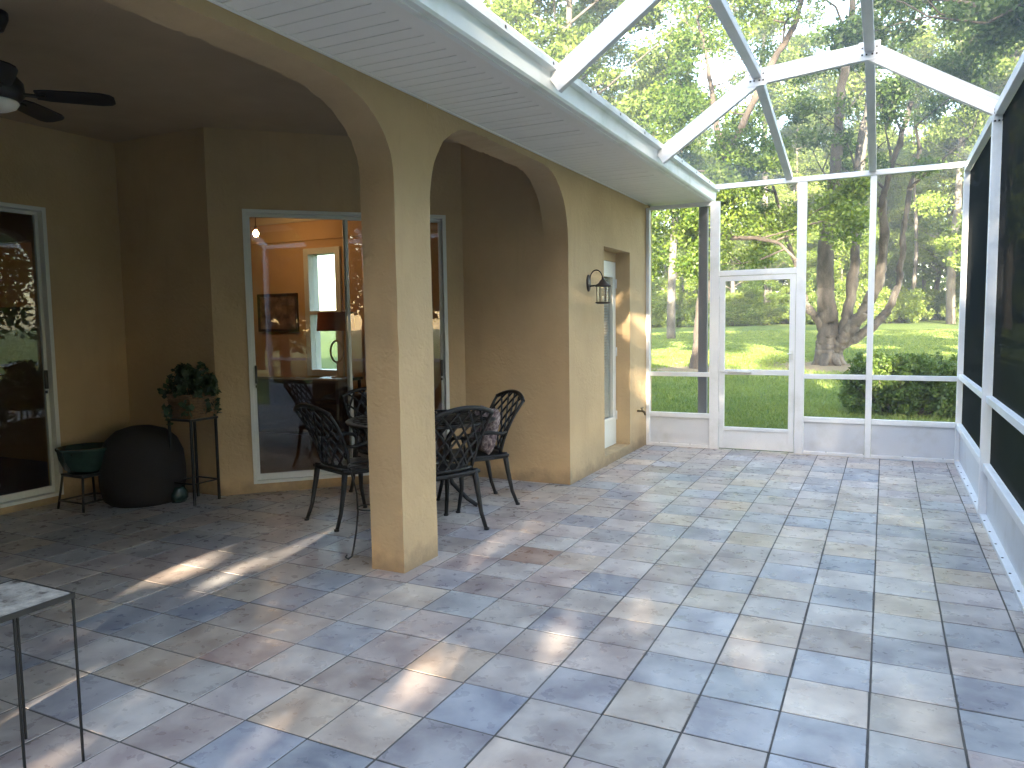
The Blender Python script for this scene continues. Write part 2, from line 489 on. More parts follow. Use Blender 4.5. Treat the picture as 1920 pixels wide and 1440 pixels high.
# ------------------------------------------------------------------ mesh helpers
class MB:
    def __init__(self):
        self.v, self.f, self.s = [], [], []

    def add(self, vs, fs, smooth=False):
        b = len(self.v)
        self.v += [tuple(p) for p in vs]
        self.f += [tuple(i + b for i in f) for f in fs]
        self.s += [smooth] * len(fs)

    def box(self, x0, x1, y0, y1, z0, z1, bev=0.0):
        self.obox(Vector((x0, y0, 0)), Vector((1, 0, 0)), Vector((0, 1, 0)), 0, x1 - x0, 0, y1 - y0, z0, z1)

    def obox(self, o, u, n, s0, s1, d0, d1, z0, z1):
        o, u, n = Vector(o), Vector(u), Vector(n)
        P = [o + u * s + n * d + Vector((0, 0, z)) for z in (z0, z1) for (s, d) in ((s0, d0), (s1, d0), (s1, d1), (s0, d1))]
        fs = [(0, 3, 2, 1), (4, 5, 6, 7), (0, 1, 5, 4), (1, 2, 6, 5), (2, 3, 7, 6), (3, 0, 4, 7)]
        if u.cross(n).z < 0:
            fs = [tuple(reversed(f)) for f in fs]
        self.add(P, fs)

    def bar(self, p, q, w, h, up=(0, 0, 1)):
        """rectangular bar from p to q, w across, h along up"""
        p, q, up = Vector(p), Vector(q), Vector(up)
        d = (q - p).normalized()
        a = d.cross(up).normalized()
        b = a.cross(d).normalized()
        P = [c + a * (sa * w / 2) + b * (sb * h / 2) for c in (p, q) for (sa, sb) in ((-1, -1), (1, -1), (1, 1), (-1, 1))]
        self.add(P, [(0, 3, 2, 1), (4, 5, 6, 7), (0, 1, 5, 4), (1, 2, 6, 5), (2, 3, 7, 6), (3, 0, 4, 7)][::1])

    def tube(self, pts, rad, seg=8, cap=True, squash=None):
        pts = [Vector(p) for p in pts]
        if not isinstance(rad, (list, tuple)):
            rad = [rad] * len(pts)
        a = None
        vs = []
        for i, p in enumerate(pts):
            d = (pts[min(i + 1, len(pts) - 1)] - pts[max(i - 1, 0)]).normalized()
            if a is None:
                a = d.orthogonal().normalized()
            else:
                a = (a - d * a.dot(d))
                a = a.normalized() if a.length > 1e-6 else d.orthogonal().normalized()
            b = d.cross(a)
            for k in range(seg):
                t = 2 * math.pi * k / seg
                vs.append(p + (a * math.cos(t) + b * math.sin(t)) * rad[i])
        fs = []
        for i in range(len(pts) - 1):
            for k in range(seg):
                k2 = (k + 1) % seg
                fs.append((i * seg + k, i * seg + k2, (i + 1) * seg + k2, (i + 1) * seg + k))
        self.add(vs, fs, True)
        if cap:
            nb = len(self.v) - len(vs)
            self.f.append(tuple(nb + k for k in reversed(range(seg))))
            self.f.append(tuple(nb + (len(pts) - 1) * seg + k for k in range(seg)))
            self.s += [False, False]

    def lathe(self, prof, c=(0, 0, 0), seg=24, smooth=True):
        vs, fs = [], []
        for (r, z) in prof:
            for k in range(seg):
                t = 2 * math.pi * k / seg
                vs.append((c[0] + r * math.cos(t), c[1] + r * math.sin(t), c[2] + z))
        for i in range(len(prof) - 1):
            for k in range(seg):
                k2 = (k + 1) % seg
                fs.append((i * seg + k, i * seg + k2, (i + 1) * seg + k2, (i + 1) * seg + k))
        self.add(vs, fs, smooth)

    def prism(self, poly, z0, z1):
        n = len(poly)
        vs = [(x, y, z0) for x, y in poly] + [(x, y, z1) for x, y in poly]
        fs = [tuple(reversed(range(n))), tuple(range(n, 2 * n))]
        fs += [(i, (i + 1) % n, n + (i + 1) % n, n + i) for i in range(n)]
        self.add(vs, fs)

    def mesh(self, name):
        me = bpy.data.meshes.new(name)
        me.from_pydata(self.v, [], self.f)
        me.polygons.foreach_set('use_smooth', self.s)
        me.update()
        return me

    def build(self, name, m, parent=None, bevel=0.0, world=True):
        o = link(name, self.mesh(name), m, parent, world)
        if bevel:
            b = o.modifiers.new('bevel', 'BEVEL')
            b.width = bevel
            b.segments = 2
            b.limit_method = 'ANGLE'
            b.angle_limit = R(40)
        return o


def link(name, me, m, parent=None, world=True):
    o = bpy.data.objects.new(name, me)
    if m is not None and not me.materials:
        me.materials.append(m)
    COL.objects.link(o)
    if parent is not None:
        o.parent = parent
        if world:                       # built in world coordinates: undo the roots' own offsets
            off = Vector((0, 0, 0))
            p = parent
            while p is not None:
                off += Vector(p.location)
                p = p.parent
            o.location = -off
    return o


def tag(o, label=None, cat=None, group=None, kind=None):
    for k, v in (('label', label), ('category', cat), ('group', group), ('kind', kind)):
        if v:
            o[k] = v
    return o


def thing(name, label, cat, loc=(0, 0, 0), rz=0.0, group=None):
    o = bpy.data.objects.new(name, None)
    o.empty_display_size = 0.2
    COL.objects.link(o)
    o.location = loc
    o.rotation_euler = (0, 0, rz)
    return tag(o, label, cat, group)


KIDS = {}


def copy_thing(src, loc, rz=0.0, label=None, scale=None, group=None):
    def cp(o, parent):
        c = o.copy()
        COL.objects.link(c)
        if parent is not None:
            c.parent = parent
        for ch in o.children:
            cp(ch, c)
        return c
    c = cp(src, None)
    c.location = loc
    c.rotation_euler = (0, 0, rz)
    if scale:
        c.scale = (scale,) * 3 if isinstance(scale, (int, float)) else scale
    if label:
        c['label'] = label
    if group:
        c['group'] = group
    return c


def leaves(name, clusters, size, rng, aspect=0.55, flat=0.0):
    """clusters: (centre, radii, count). One small rhombic face per leaf."""
    P = []
    for c, r, n in clusters:
        d = rng.normal(size=(n, 3))
        d /= np.linalg.norm(d, axis=1)[:, None]
        u = rng.random(n) ** (1 / 2.2)
        P.append(np.array(c) + d * u[:, None] * np.array(r))
    P = np.concatenate(P)
    n = len(P)
    nrm = rng.normal(size=(n, 3))
    nrm[:, 2] += flat
    nrm /= np.linalg.norm(nrm, axis=1)[:, None]
    a = np.cross(nrm, rng.normal(size=(n, 3)))
    a /= np.linalg.norm(a, axis=1)[:, None]
    b = np.cross(nrm, a)
    L = size * rng.uniform(0.6, 1.35, n)[:, None]
    W = L * aspect
    V = np.stack([P - a * L / 2, P + b * W / 2 + nrm * L * 0.06, P + a * L / 2, P - b * W / 2 + nrm * L * 0.06], 1).reshape(-1, 3)
    return quads(name, V)


def quads(name, V):
    n = len(V) // 4
    me = bpy.data.meshes.new(name)
    me.vertices.add(4 * n)
    me.vertices.foreach_set('co', V.astype(np.float32).ravel())
    me.loops.add(4 * n)
    me.loops.foreach_set('vertex_index', np.arange(4 * n, dtype=np.int32))
    me.polygons.add(n)
    me.polygons.foreach_set('loop_start', np.arange(0, 4 * n, 4, dtype=np.int32))
    me.update(calc_edges=True)
    return me


# ------------------------------------------------------------------ measured layout (metres; X right, Y away along the house)
XW, XWI = -2.56, -2.80          # arcade wall: outer and inner face
YE, XR = 8.78, 0.70             # far screen wall, right-hand screen wall
ZS = 2.86                       # soffit
ZC = 3.20                       # covered porch ceiling
XG = -1.80                      # gutter face
GZ = -0.12                      # lawn next to the slab
TS, TX, TY = 0.305, -0.022, 3.225


def ground_z(x, y):
    z = GZ + 0.026 * max(0.0, y - 12.0) if y < 70 else GZ + 0.026 * 58
    return z


# ------------------------------------------------------------------ setting: lawn and patio floor
xs = np.concatenate([np.linspace(-160, -40, 13)[:-1], np.linspace(-40, 40, 41), np.linspace(40, 160, 13)[1:]])
ys = np.concatenate([np.linspace(-120, 10, 14)[:-1], np.linspace(10, 80, 71), np.linspace(80, 260, 19)[1:]])
lb = MB()
rl = random.Random(3)
for y in ys:
    for x in xs:
        lb.v.append((x, y, ground_z(x, y) + (0.05 * math.sin(x * 0.35 + 1) * math.sin(y * 0.22) if y > 13 else 0)))
nx = len(xs)
for j in range(len(ys) - 1):
    for i in range(nx - 1):
        lb.f.append((j * nx + i, j * nx + i + 1, (j + 1) * nx + i + 1, (j + 1) * nx + i))
        lb.s.append(True)
tag(lb.build('lawn', MT['lawn']), 'green lawn rising gently to the wood', kind='structure')

slab = MB()
slab.box(-6.42, 0.80, -5.0, 8.86, -0.25, -0.0022)
floor = tag(slab.build('patio_floor', MT['grout']), 'tiled patio floor with dark joints', kind='structure')

PAL = dict(lblue=(0.345, 0.415, 0.51), blue=(0.225, 0.31, 0.44), bgrey=(0.285, 0.33, 0.41), grey=(0.385, 0.395, 0.41),
           lgrey=(0.45, 0.46, 0.47), beigel=(0.46, 0.425, 0.375), beige=(0.45, 0.385, 0.29), cream=(0.55, 0.49, 0.40),
           mauve=(0.34, 0.285, 0.27), mauveg=(0.36, 0.325, 0.345), mauvel=(0.43, 0.395, 0.39), terra=(0.36, 0.215, 0.15),
           terral=(0.43, 0.31, 0.27), brown=(0.22, 0.185, 0.15))
KNOWN = {(-7, 3): 'terra', (-7, 0): 'lblue', (-5, 2): 'blue', (-8, -2): 'lblue', (-7, -3): 'mauve', (-7, -2): 'mauveg', (-6, -1): 'grey',
         (-7, -1): 'mauvel', (-6, -2): 'beige', (-6, -3): 'mauvel', (-5, -3): 'blue', (-5, -2): 'grey', (-4, -2): 'bgrey', (-3, -2): 'beigel',
         (-4, -3): 'grey', (-5, -4): 'bgrey', (-6, -4): 'beigel', (-7, -4): 'beige', (-6, -5): 'blue', (-4, -4): 'beigel', (-3, -3): 'grey',
         (-8, -4): 'lgrey', (-8, -3): 'lgrey', (-9, -3): 'terral', (-8, 0): 'beigel', (-8, -1): 'grey', (-9, -1): 'grey', (-6, 0): 'lgrey',
         (-4, 1): 'cream', (-4, 0): 'mauvel', (-4, -1): 'mauvel', (-5, 1): 'lgrey', (-1, -1): 'cream', (-1, 1): 'mauve', (-1, 0): 'lblue',
         (-2, -2): 'bgrey', (-2, -1): 'lblue', (-1, -2): 'lblue', (-2, -3): 'mauvel', (0, 1): 'bgrey', (0, 3): 'beige', (0, 2): 'lgrey',
         (-1, 6): 'cream', (-1, 5): 'blue', (-3, 1): 'lblue', (-4, 4): 'mauvel', (-7, 13): 'brown', (1, 1): 'beigel', (0, -1): 'beigel',
         (1, 6): 'bgrey', (1, 0): 'bgrey', (-1, 3): 'lblue', (-1, 2): 'lgrey', (-2, 2): 'lgrey', (-2, 3): 'beigel', (-3, 3): 'lblue',
         (-7, -5): 'blue', (-9, -4): 'grey', (-10, -4): 'beige', (-10, -5): 'bgrey', (-12, -3): 'blue', (-8, -6): 'mauvel', (-3, -1): 'lblue',
         (-3, 0): 'lgrey', (-7, 6): 'blue', (-7, 8): 'lgrey', (-5, 8): 'lblue', (-7, 5): 'lgrey', (-3, 12): 'lgrey', (-8, -5): 'mauvel',
         (-10, -1): 'blue', (-11, -2): 'blue'}
WPAL = [('lblue', 4), ('bgrey', 4), ('grey', 5), ('lgrey', 5), ('beigel', 4), ('beige', 1.5), ('cream', 1), ('mauvel', 3), ('mauveg', 2), ('blue', 1.2)]


def tile_mesh(name, w, d):
    t = MB()
    g, b = 0.0042, 0.0014
    x0, x1, y0, y1 = -w / 2 + g, w / 2 - g, -d / 2 + g, d / 2 - g
    vs = [(x0, y0, -0.008), (x1, y0, -0.008), (x1, y1, -0.008), (x0, y1, -0.008)]
    vs += [(x0, y0, -b), (x1, y0, -b), (x1, y1, -b), (x0, y1, -b)]
    vs += [(x0 + b, y0 + b, 0), (x1 - b, y0 + b, 0), (x1 - b, y1 - b, 0), (x0 + b, y1 - b, 0)]
    fs = []
    for k in range(4):
        k2 = (k + 1) % 4
        fs += [(k, k2, 4 + k2, 4 + k), (4 + k, 4 + k2, 8 + k2, 8 + k)]
    fs.append((8, 9, 10, 11))
    t.add(vs, fs)
    return t


Mi = cam.matrix_world.inverted()
rt = random.Random(11)
cells = []
for i in range(-21, 3):
    for j in range(-26, 19):
        x0, x1 = TX + i * TS, min(TX + (i + 1) * TS, XR + 0.02)
        y0, y1 = TY + j * TS, min(TY + (j + 1) * TS, YE + 0.02)
        cx, cy_ = (x0 + x1) / 2, (y0 + y1) / 2
        if cx < -6.42 or (cx < XWI - 0.1 and cy_ > 6.45) or (cx < XW - 0.16 and cy_ > 6.5):
            continue
        if cy_ > 4.95 and cx < -3.4 and (cx + 5.25) < (cy_ - 4.72) - 0.25:
            continue
        if cx < -5.3 and cy_ > 4.9:
            continue
        q = Mi @ Vector((cx, cy_, 0))
        dep = -q.z
        area = 0
        if dep > 0.3:
            px, py = abs(q.x / dep) * 1407.6, abs(q.y / dep) * 1407.6
            if px < 1010 and py < 770:
                area = (x1 - x0) * (y1 - y0) / dep ** 3
                if cx < XW and cy_ > 4.1 + 0.0 * cx and cx > -3.6:
                    area *= 0.9
        kc = KNOWN.get((i, j)) or rt.choices([a for a, _ in WPAL], [b for _, b in WPAL])[0]
        lum = 0.3 * PAL[kc][0] + 0.6 * PAL[kc][1] + 0.1 * PAL[kc][2]
        val = rt.uniform(0.84, 1.12)
        c = [((v * 0.68 + lum * 0.32) * 0.98 + 0.02) * w_ * val * rt.uniform(0.98, 1.02) for v, w_ in zip(PAL[kc], (1.13, 0.985, 0.895))]
        cells.append((area, cx, cy_, x1 - x0, y1 - y0, c))
cells.sort(key=lambda t: -t[0])
tcache = {}
rest = MB()
rest_cols = []
for k, (area, cx, cy_, w, d, c) in enumerate(cells):
    jit = Vector((rt.uniform(-0.0012, 0.0012), rt.uniform(-0.0012, 0.0012), rt.uniform(-0.0008, 0.0008)))
    if k < 295 and area > 0:
        key = (round(w, 3), round(d, 3))
        if key not in tcache:
            tcache[key] = tile_mesh('tile', w, d).mesh('tile')
        o = link('tile', tcache[key], MT['tile'], floor, world=False)
        o.location = Vector((cx, cy_, 0)) + jit
        o.rotation_euler = (rt.gauss(0, 0.0025), rt.gauss(0, 0.0025), rt.gauss(0, 0.0025))
        o.color = (*c, 1)
    else:
        t = tile_mesh('t', w, d)
        off = Vector((cx, cy_, 0)) + jit
        rest.add([Vector(p) + off for p in t.v], t.f)
        rest_cols += [c] * len(t.f)
ro = rest.build('tile', MT['tile_far'], floor, world=False)
tag(ro, 'smaller looking stone tiles of the far and hidden floor', kind='stuff')
ca = ro.data.color_attributes.new('tint', 'FLOAT_COLOR', 'CORNER')
buf = []
for p, c in zip(ro.data.polygons, rest_cols):
    buf += [c[0], c[1], c[2], 1.0] * p.loop_total
ca.data.foreach_set('color', buf)

# ------------------------------------------------------------------ the house
house = thing('house', 'tan stucco house with an arched covered porch and white eaves', 'house', (-6.0, 4.0, 0))

ARCH = [(-3.00, 0.77, 0.62, 0.46, 2.79), (1.15, 3.655, 0.75, 0.46, 2.79), (4.035, 6.32, 0.62, 0.62, 2.80)]
rw = random.Random(5)


def z_open(y):
    for a0, a1, a, b, zt in ARCH:
        if a0 < y < a1:
            d = min(y - a0, a1 - y)
            if d >= a:
                return zt
            t = (a - d) / a
            return zt - b + b * (1 - t ** 2.3) ** (1 / 2.3)
    return None


aw = MB()
ysamp = []
for a0, a1, a, b, zt in ARCH:
    sa = [a0 + a * (1 - math.cos(t)) for t in np.linspace(0, math.pi / 2, 26)]
    mid = list(np.linspace(a0 + a, a1 - a, 30))[1:-1]
    sb = [a1 - a * (1 - math.cos(t)) for t in np.linspace(math.pi / 2, 0, 26)]
    ysamp.append(sa + mid + sb)


def arch_panel(mb, yl, a0, a1, b, zt):
    zs = []
    for k, y in enumerate(yl):
        zz = z_open(min(max(y, a0 + 1e-4), a1 - 1e-4))
        zs.append(zz + (rw.gauss(0, 0.003) if 0 < k < len(yl) - 1 else 0))
    n = len(yl)
    base = len(mb.v)
    for y, z in zip(yl, zs):
        w = rw.gauss(0, 0.0025)
        mb.v += [(XW, y, z), (XW, y, ZS), (XWI, y, z + w), (XWI, y, ZC + 0.05)]
    for k in range(n - 1):
        p, q = base + 4 * k, base + 4 * (k + 1)
        mb.f += [(p, q, q + 1, p + 1), (p + 2, p + 3, q + 3, q + 2)]
        mb.s += [False, False]
    base2 = len(mb.v)
    for k in range(n):
        mb.v += [mb.v[base + 4 * k], mb.v[base + 4 * k + 2]]
    for k in range(n - 1):
        p, q = base2 + 2 * k, base2 + 2 * (k + 1)
        mb.f.append((p, p + 1, q + 1, q))
        mb.s.append(True)


for yl, (a0, a1, a, b, zt) in zip(ysamp, ARCH):
    arch_panel(aw, yl, a0, a1, b, zt)


def wall_seg(mb, y0, y1, z0, z1, x0=XWI, x1=XW):
    mb.box(x0, x1, y0, y1, z0, z1)


def jamb_block(mb, y0, y1):
    """full-height masonry between two openings, its edges slightly uneven"""
    zsl = list(np.linspace(-0.02, ZS, 24))
    base = len(mb.v)
    for z in zsl:
        e = [rw.gauss(0, 0.0022) for _ in range(4)]
        mb.v += [(XW, y0 + e[0], z), (XW, y1 + e[1], z), (XWI, y1 + e[2], z), (XWI, y0 + e[3], z)]
    for k in range(len(zsl) - 1):
        p, q = base + 4 * k, base + 4 * (k + 1)
        for c in range(4):
            c2 = (c + 1) % 4
            mb.f.append((p + c, p + c2, q + c2, q + c))
            mb.s.append(False)


jamb_block(aw, 3.655, 4.035)
wall_seg(aw, -5.0, -3.00, -0.02, ZS)
jamb_block(aw, 0.77, 1.15)
aw.build('arcade_wall', MT['stucco'], house)
# solid stretch with the recessed door
DY0, DY1, DZ0, DZ1, DR = 7.27, 8.13, 0.10, 2.25, 0.16
ew = MB()
ew.box(XWI, XW, 6.32, DY0, -0.02, ZS)
ew.box(XWI, XW, DY1, 9.0, -0.02, ZS)
ew.box(XWI, XW, DY0, DY1, DZ1, ZS)
ew.box(XWI, XW, DY0, DY1, -0.02, DZ0)
ew.box(XWI - 0.02, XW - DR, DY0, DY1, 2.15, DZ1)
ew.build('end_wall', MT['stucco'], house)
# porch walls
pw = MB()
pw.box(-3.65, XWI, 6.32, 6.50, -0.02, ZC)
pw.build('porch_wall', MT['stucco'], house)
P45 = Vector((-5.25, 4.72, 0))
U45 = Vector((1, 1, 0)).normalized()
N45 = Vector((1, -1, 0)).normalized()
L45 = 1.6 * math.sqrt(2)
a45 = MB()
S0, S1, ZB, ZT = 0.28, 2.10, 0.085, 2.52
a45.obox(P45, U45, N45, 0, S0, -0.2, 0, -0.02, ZC)
a45.obox(P45, U45, N45, S1, L45, -0.2, 0, -0.02, ZC)
a45.obox(P45, U45, N45, S0, S1, -0.2, 0, ZT, ZC)
a45.obox(P45, U45, N45, S0, S1, -0.2, 0, -0.02, ZB)
a45.build('angled_wall', MT['stucco'], house)
f4 = MB()
f4.box(-6.40, -5.25, 4.72, 4.90, -0.02, ZC)
f4.build('porch_wall', MT['stucco'], house)
XL = -6.40
LY0, LY1, LZB, LZT = 1.45, 4.035, 0.06, 2.525
lw = MB()
lw.box(XL - 0.18, XL, LY1, 4.90, -0.02, ZC)
lw.box(XL - 0.18, XL, -5.0, LY0, -0.02, ZC)
lw.box(XL - 0.18, XL, LY0, LY1, LZT, ZC)
lw.box(XL - 0.18, XL, LY0, LY1, -0.02, LZB)
lw.build('porch_wall', MT['stucco'], house)
bw = MB()
bw.box(XL, XWI, -5.0, -4.82, -0.02, ZC)
bw.build('porch_wall', MT['stucco'], house)
pc = MB()
pc.prism([(-6.5, -5.0), (XWI + 0.005, -5.0), (XWI + 0.005, 6.40), (-3.70, 6.40), (-5.33, 4.80), (-6.5, 4.80)], ZC - 0.002, ZC + 0.08)
pc.build('porch_ceiling', MT['lanai_ceiling'], house)

# eaves: planks, trim, fascia, gutter
PW = 0.1015
pm = MB()
hw = PW / 2 - 0.0035
for (x0, x1) in ((XW + 0.002, -1.975),):
    pm.box(x0, x1, -hw, hw, 0, 0.012)
plank = pm.mesh('soffit_plank')
yk = -4.95
k = 0
while yk < 9.0:
    o = link('soffit_plank', plank, MT['soffit'], house, world=False)
    o.location = Vector((0, yk, ZS + rw.gauss(0, 0.0006))) - house.location
    yk += PW
sb = MB()
sb.box(XW - 0.1, -1.83, -5.0, 9.05, ZS + 0.010, ZS + 0.03)
sb.build('soffit_backing', MT['soffit'], house)
tr = MB()
tr.box(-1.975, -1.862, -5.0, 9.05, ZS - 0.012, ZS + 0.006)
tr.box(XW + 0.003, XW + 0.022, -5.0, 8.75, ZS - 0.010, ZS - 0.001)
tr.build('soffit_trim', MT['soffit'], house, bevel=0.003)
fa = MB()
fa.box(-1.86, -1.83, -5.0, 9.08, ZS - 0.03, ZS + 0.17)
fa.build('fascia', MT['gutter'], house)
gu = MB()
prof = [(-1.83, ZS - 0.024), (-1.795, ZS - 0.024), (-1.785, ZS - 0.01), (-1.78, ZS + 0.085), (-1.772, ZS + 0.092),
        (-1.742, ZS + 0.096), (-1.742, ZS + 0.140), (-1.752, ZS + 0.140), (-1.752, ZS + 0.104), (-1.83, ZS + 0.104)]
n = len(prof)
for y in (-5.0, 8.93):
    gu.v += [(x, y, z) for x, z in prof]
gu.f += [(i, (i + 1) % n, n + (i + 1) % n, n + i) for i in range(n)] + [tuple(reversed(range(n))), tuple(range(n, 2 * n))]
gu.s += [False] * (n + 2)
gutter = gu.build('gutter', MT['gutter'], house)
gh = MB()
for y in np.arange(-2.0, 8.9, 0.61):
    gh.box(-1.744, -1.739, y - 0.006, y + 0.006, ZS + 0.110, ZS + 0.126)
gh.build('gutter_hanger', MT['steel'], gutter)
ds = MB()
ds.box(-1.98, -1.875, 8.93, 9.0, GZ - 0.02, ZS - 0.05)
ds.box(-1.93, -1.79, 8.90, 8.99, ZS - 0.06, ZS - 0.03)
dsp = ds.build('downspout', MT['downspout'], house, bevel=0.008)
dsp['label'] = 'dark grey square downspout outside the far screens'
# roof
rf = MB()
ez = ZS + 0.17
rv = [(-1.80, -9.0, ez), (-1.80, 9.08, ez), (-9.5, 9.08, 5.6), (-9.5, -9.0, 5.6), (-17.2, 9.08, ez), (-17.2, -9.0, ez)]
rv += [(x, y, z - 0.12) for x, y, z in rv]
rf.add(rv, [(0, 1, 2, 3), (3, 2, 4, 5), (7, 6, 9, 8), (8, 9, 11, 10), (0, 6, 7, 1), (1, 7, 8, 2), (2, 8, 10, 4), (0, 3, 9, 6), (3, 5, 11, 9), (4, 10, 11, 5)])
rf.build('roof', MT['roof'], house)
gb = MB()
gb.add([(XW, 9.0, ZS - 0.1), (XW, 9.0, 3.2), (-9.5, 9.0, 5.5), (-16.4, 9.0, 3.2), (-16.4, 9.0, ZS - 0.1),
        (XW, 8.86, ZS - 0.1), (XW, 8.86, 3.2), (-9.5, 8.86, 5.5), (-16.4, 8.86, 3.2), (-16.4, 8.86, ZS - 0.1)],
       [(4, 3, 2, 1, 0), (5, 6, 7, 8, 9), (0, 1, 6, 5), (1, 2, 7, 6), (2, 3, 8, 7), (3, 4, 9, 8), (4, 0, 5, 9)])
gb.build('gable_wall', MT['stucco'], house)

# interior shell seen through the glass
WX0, WX1, WZ0, WZ1 = -7.78, -7.22, 0.80, 2.58
iw = MB()
iw.box(-13.0, WX0, 8.84, 9.0, 0.0, ZS - 0.1)
iw.box(WX1, XWI, 8.84, 9.0, 0.0, ZS - 0.1)
iw.box(WX0, WX1, 8.84, 9.0, 0.0, WZ0)
iw.box(WX0, WX1, 8.84, 9.0, WZ1, ZS - 0.1)
iw.box(-13.0, XWI - 0.05, 8.78, 8.838, ZS - 0.1, 3.16)
iw.build('room_wall', MT['room_wall'], house)
iw = MB()
iw.box(-13.2, -13.0, -5.0, 9.0, 0.0, 3.16)
iw.build('room_wall', MT['room_wall'], house)
iw = MB()
iw.box(-3.66, -3.56, 6.52, 8.83, 0.0, 3.16)
iw.build('room_wall', MT['room_wall'], house)
iw = MB()
iw.box(-13.0, -6.6, -5.0, -4.8, 0.0, 3.16)
iw.build('room_wall', MT['room_wall'], house)
iw = MB()  # partition added to keep the left interior dark, opening sized for an amber glow
iw.box(-13.0, -9.4, 5.0, 5.12, 0.056, 3.149)
iw.box(-8.2, -6.60, 5.0, 5.12, 0.056, 3.149)
iw.box(-9.4, -8.2, 5.0, 5.12, 0.056, 1.75)
iw.box(-9.4, -8.2, 5.0, 5.12, 2.45, 3.149)
iw.build('room_wall', MT['room_wall'], house)
# plaster faces on the room side of the porch walls
iw = MB()
iw.obox(P45, U45, N45, 0.02, S0, -0.215, -0.203, 0.0, 3.15)
iw.obox(P45, U45, N45, S1, L45 - 0.05, -0.215, -0.203, 0.0, 3.15)
iw.obox(P45, U45, N45, S0, S1, -0.215, -0.203, ZT, 3.15)
iw.box(-6.58, -5.38, 4.903, 4.915, 0.0, 3.15)
iw.box(-6.595, -6.583, LY1, 4.9, 0.0, 3.15)
iw.box(-6.595, -6.583, -4.8, LY0, 0.0, 3.15)
iw.box(-6.595, -6.583, LY0, LY1, LZT, 3.15)
iw.build('room_wall', MT['room_wall'], house)
poly = [(-13.0, -5.0), (-6.56, -5.0), (-6.56, 4.86), (-5.36, 4.86), (-3.78, 6.44), (-3.6, 6.44), (-3.6, 8.9), (-13.0, 8.9)]
fl = MB()
fl.prism(poly, -0.1, 0.055)
fl.build('room_floor', MT['room_floor'], house)
cl = MB()
cl.prism(poly, 3.15, 3.18)
cl.build('room_ceiling', MT['room_ceiling'], house)
cr = MB()
cr.box(-12.98, -3.7, 8.72, 8.776, 3.03, 3.149)
cr.build('crown_moulding', MT['cream'], house, bevel=0.02)
wf = MB()
for (x0, x1, z0, z1) in ((WX0 - 0.06, WX0 + 0.03, WZ0 - 0.06, WZ1 + 0.06), (WX1 - 0.03, WX1 + 0.06, WZ0 - 0.06, WZ1 + 0.06),
                         (WX0 + 0.03, WX1 - 0.03, WZ1 - 0.03, WZ1 + 0.06), (WX0 + 0.03, WX1 - 0.03, WZ0 - 0.06, WZ0 + 0.03),
                         (WX0 + 0.03, WX1 - 0.03, 1.66, 1.71)):
    wf.box(x0, x1, 8.80, 9.02, z0, z1)
win = wf.build('window', MT['vinyl'], house)
wp = MB()
wp.box(WX0 + 0.03, WX1 - 0.03, 8.90, 8.906, WZ0 + 0.03, WZ1 - 0.03)
wp.build('pane', MT['glass'], win)


def slider(o, u, n, s0, s1, zb, zt, splits, handles):
    """white sliding glass door in a wall opening; splits: where panels meet"""
    fr = MB()
    w = 0.034
    fr.obox(o, u, n, s0, s0 + w, -0.09, 0.012, zb, zt)
    fr.obox(o, u, n, s1 - w, s1, -0.09, 0.012, zb, zt)
    fr.obox(o, u, n, s0 + w, s1 - w, -0.09, 0.012, zt - 0.032, zt)
    fr.obox(o, u, n, s0 + w, s1 - w, -0.09, 0.016, zb, zb + 0.028)
    d = fr.build('sliding_door', MT['vinyl'], house, bevel=0.003)
    edges = [s0 + w] + list(splits) + [s1 - w]
    for k in range(len(edges) - 1):
        a, b = edges[k], edges[k + 1]
        dd = -0.012 if k % 2 == 0 else -0.052
        if k % 2 == 0:
            b += 0.02
        else:
            a -= 0.02
        st = 0.026
        sm = MB()
        z0, z1 = zb + 0.03, zt - 0.034
        sm.obox(o, u, n, a, a + st, dd - 0.03, dd, z0, z1)
        sm.obox(o, u, n, b - st, b, dd - 0.03, dd, z0, z1)
        sm.obox(o, u, n, a + st, b - st, dd - 0.03, dd, z1 - 0.03, z1)
        sm.obox(o, u, n, a + st, b - st, dd - 0.03, dd, z0, z0 + 0.055)
        sm.build('sash', MT['vinyl'], d, bevel=0.002)
        pn = MB()
        pn.obox(o, u, n, a + st, b - st, dd - 0.018, dd - 0.012, z0 + 0.055, z1 - 0.03)
        pn.build('pane', MT['glass'], d)
    for (hs, dd) in handles:
        h = MB()
        h.obox(o, u, n, hs - 0.010, hs + 0.010, dd, dd + 0.03, 0.99, 1.15)
        h.obox(o, u, n, hs - 0.008, hs + 0.008, dd, dd + 0.018, 0.95, 0.975)
        h.build('handle', MT['black'], d, bevel=0.003)
    return d


slider(P45, U45, N45, S0, S1, ZB, ZT, [1.165], [(S0 + 0.06, -0.012), (S1 - 0.06, -0.052)])
slider(Vector((XL, 0, 0)), Vector((0, 1, 0)), Vector((1, 0, 0)), LY0, LY1, LZB, LZT, [2.75], [(LY1 - 0.06, -0.052)])

